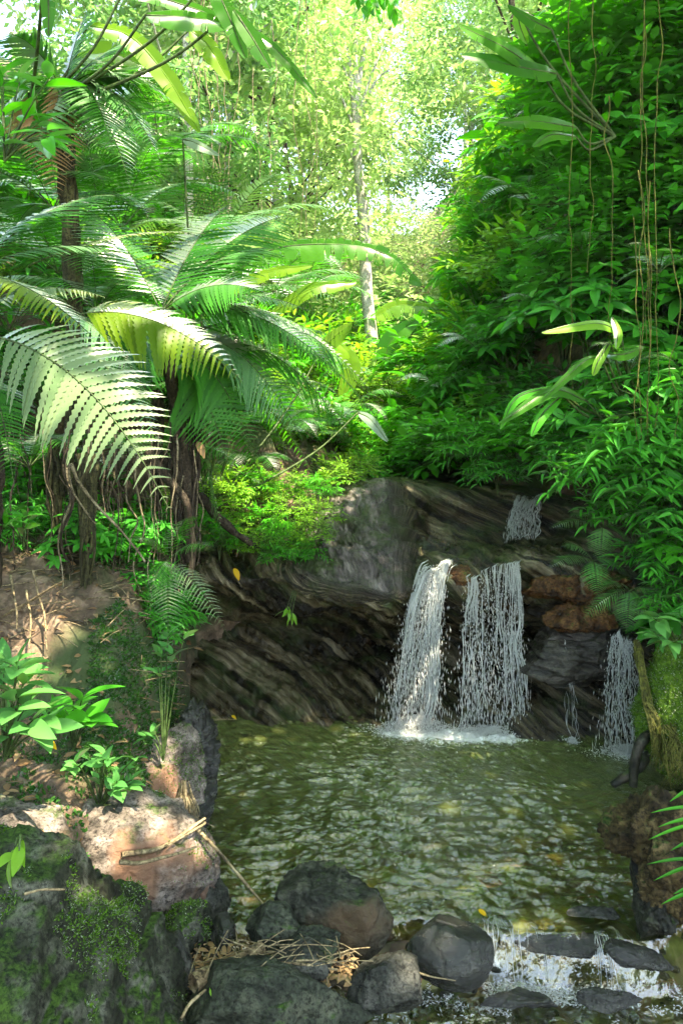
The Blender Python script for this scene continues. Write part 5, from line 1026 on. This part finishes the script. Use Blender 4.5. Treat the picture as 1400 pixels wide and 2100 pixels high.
# moss cushions on the mound, small fallen leaves
c = W(1400, 1460, 4.9); V0, _ = boulder_vf((170*4.9/FOC/2, .3, 260*4.9/FOC/2), 42, facets=5, cut=.9, rough_=.08); i_ = rng.integers(len(V0), size=16000); P = V0[i_]+rng.normal(size=(16000, 3))*.006; n = len(P)
V, F = leaves(P, nrm(P)+rnd_dir(n), rnd_dir(n), U(.01, .026, n), U(.004, .009, n), T_FAR)
m_ = ob('moss_tufts', mesh(V, F, M['moss_leaf']), bpy.data.objects['moss_mound'])
for (px, py, Yd, L, mt, lb) in [(980, 1865, 3.62, .05, 'orange_leaf', 'small yellow leaf floating on the pool near the cascade'), (430, 2025, 2.8, .08, 'leaf_bright', 'pale green fallen leaf beside the driftwood log'), (480, 1165, 5.85, .10, 'orange_leaf', 'yellow dying leaf hanging at the rim of the overhang'), (235, 1228, 4.8, .09, 'orange_leaf', 'orange fallen leaf on the bank floor'), (475, 1467, 5.75, .05, 'orange_leaf', 'orange leaf on the rock at the far left corner of the pool'), (100, 1520, 3.45, .06, 'orange_leaf', 'orange-brown leaf on the pale bank rock'), (405, 905, 5.0, .12, 'dead_leaf', 'curled brown dead leaf hanging from the tree fern'), (1300, 940, 5.0, .1, 'dead_leaf', 'withered pale leaf caught in the vines of the right bank')]:
    p = W(px, py, Yd); D = np.array([[.6, -.5, -.15 if L < .1 else -1.]]); V, F = leaves(np.zeros((1, 3)), D, np.array([[0, -.6, 1.]]), L, L*.45, T_HI)
    tag(ob('fallen_leaf', mesh(V, F, M[mt]), None, p), lb, 'leaf')

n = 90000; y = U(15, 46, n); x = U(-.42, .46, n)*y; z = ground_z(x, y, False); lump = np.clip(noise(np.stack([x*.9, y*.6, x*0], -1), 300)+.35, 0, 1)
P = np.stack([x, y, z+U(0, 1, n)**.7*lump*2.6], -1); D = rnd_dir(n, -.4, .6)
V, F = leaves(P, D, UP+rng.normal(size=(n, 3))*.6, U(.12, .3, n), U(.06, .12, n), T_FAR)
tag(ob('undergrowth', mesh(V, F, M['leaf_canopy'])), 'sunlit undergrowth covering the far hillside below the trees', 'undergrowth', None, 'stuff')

def moss_tufts(oname, n, thr, seed, zmin=.2):
    for o in list(C.objects):
        if o.get('label', '').startswith(oname) and o.type == 'MESH':
            me = o.data; nv = len(me.vertices); co = np.empty(nv*3, np.float32); me.vertices.foreach_get('co', co); co = co.reshape(-1, 3)
            no = np.empty(nv*3, np.float32); me.vertices.foreach_get('normal', no); no = no.reshape(-1, 3)
            i = rng.integers(nv, size=n); P = co[i]; N_ = no[i]; w = np.array(o.location)
            k = (fbm((P+w)*3.2, 4, seed) > thr) & (N_[:, 2] > zmin); P, N_ = P[k]+rng.normal(size=(k.sum(), 3))*.004, N_[k]; m_ = len(P)
            V, F = leaves(P, N_*.7+rnd_dir(m_), rnd_dir(m_), U(.006, .016, m_), U(.003, .007, m_), T_FAR); ob('moss', mesh(V, F, M['moss_leaf']), o)
moss_tufts('huge moss covered', 110000, -.08, 401, 0)
moss_tufts('small rock with bright moss', 5000, -.1, 402)
moss_tufts('pinkish sunlit', 9000, .2, 404)
moss_tufts('rounded pale rock', 7000, .1, 405)

for (px, py, Yd, ln) in [(1090, 420, 7.5, .7), (1190, 520, 6.2, .5), (980, 720, 8.2, .6), (1120, 640, 6.4, .5), (1290, 760, 5.3, .4), (900, 800, 9, .6), (1050, 250, 7.8, .6), (1350, 560, 5.2, .4)]:
    fern_rosette('fern sprouting among the leafy shrubs of the right bank', W(px, py, Yd), 7, ln, ln*.3, 'fern', 'ferns in the green wall of the right bank', pairs=20, K=5)
for (px, py, Yd, k, s_) in [(430, 1080, 6.3, 'brights', .5), (470, 1060, 6.6, 'bright', .5), (520, 1060, 6.7, 'lanceb', .5), (580, 1050, 6.8, 'brights', .5), (450, 1150, 6.0, 'lanceb', .35), (530, 1150, 6.0, 'brights', .3), (570, 1175, 5.85, 'lanceb', .3), (640, 1130, 6.1, 'brights', .35), (400, 1120, 6.1, 'mid', .4), (660, 1090, 6.4, 'brights', .35)]:
    place(k+str(int(rng.integers(NVAR[k]))), W(px, py, Yd), None, s_, 'small bright plant rooted on the rim of the dark rock overhang', 'small plants on the rim of the overhang')
bm = bmesh.new(); bmesh.ops.create_cube(bm, size=1); me = bpy.data.meshes.new('haze'); bm.to_mesh(me); bm.free()
hz = ob('haze', me, None, (0, 34, 22)); hz.scale = (118, 150, 56); hz['kind'] = 'stuff'; hz['label'] = 'thin haze added to pale the far forest'; hz['category'] = 'haze'  # haze added to pale and brighten the distant forest
m, t, n, l = newmat('haze'); v = n.new('ShaderNodeVolumePrincipled'); v.inputs['Color'].default_value = (.93, 1, .9, 1); v.inputs['Density'].default_value = 0.0007; v.inputs['Anisotropy'].default_value = 0.2
o = n.new('ShaderNodeOutputMaterial'); l.new(v.outputs[0], o.inputs['Volume']); me.materials.append(m)

# pebbles and debris between the front rocks and in the lower stream
ps = []; V0, F0 = ico(2)
for i in range(520):
    x = U(-.55, 1.5); y = U(2.9, 3.75) if x < .2 else U(2.95, 3.5); r_ = U(.008, .032); sc_ = np.array([1, U(.6, 1), U(.4, .7)])*r_
    z = float(floor_z(np.array(y)))+.04+(0 if x > .5 else .05); ps.append((rotz(V0*sc_*(1+.12*noise(V0*2+i, 5))[:, None], U(0, 6))+np.array([x, y, z]), F0))
V, F = join(ps); tag(ob('pebbles', mesh(V, F, M['rustrock'])), 'pebbles and gravel filling the gaps between the front rocks and the stream bed', 'pebbles', None, 'stuff')
n = 420; P = np.array([W(U(380, 720), U(1925, 1995), U(2.9, 3.15)) for _ in range(n)]); P[:, 2] = np.clip(P[:, 2], .02, .16)
V, F = leaves(P, rnd_dir(n, -.1, .3), UP+rng.normal(size=(n, 3))*.4, U(.02, .06, n), U(.008, .025, n), T_MID)
ps = []
for i in range(60):
    p = W(U(400, 730), U(1930, 1990), U(2.9, 3.1)); d = rnd_dir(1, -.05, .2)[0]*U(.04, .12); ps.append(tube(smooth_path([p-d, p+UP*.01, p+d], 5), .0022, 4))
tag(ob('debris', mesh(V, F, M['dead_leaf'])), 'dead leaves caught between the front rocks', 'leaf litter', None, 'stuff')
V, F = join(ps); tag(ob('reed_bits', mesh(V, F, M['twig'])), 'broken dry reeds caught between the front rocks', 'twigs', None, 'stuff')

for i in range(26):
    px = U(-10, 330); py = U(1080, 1190); k = rng.choice(['mid', 'lance', 'small', 'whorl']); Yd = 2*5.3-U(4.9, 5.7)
    x = (px-700)/FOC*Yd; place(k+str(int(rng.integers(NVAR[k]))), (x, Yd, float(ground_z(x, Yd))-.08), None, U(.25, .5), 'small dark green plant growing in the litter of the left bank', 'small plants in the litter of the left bank')
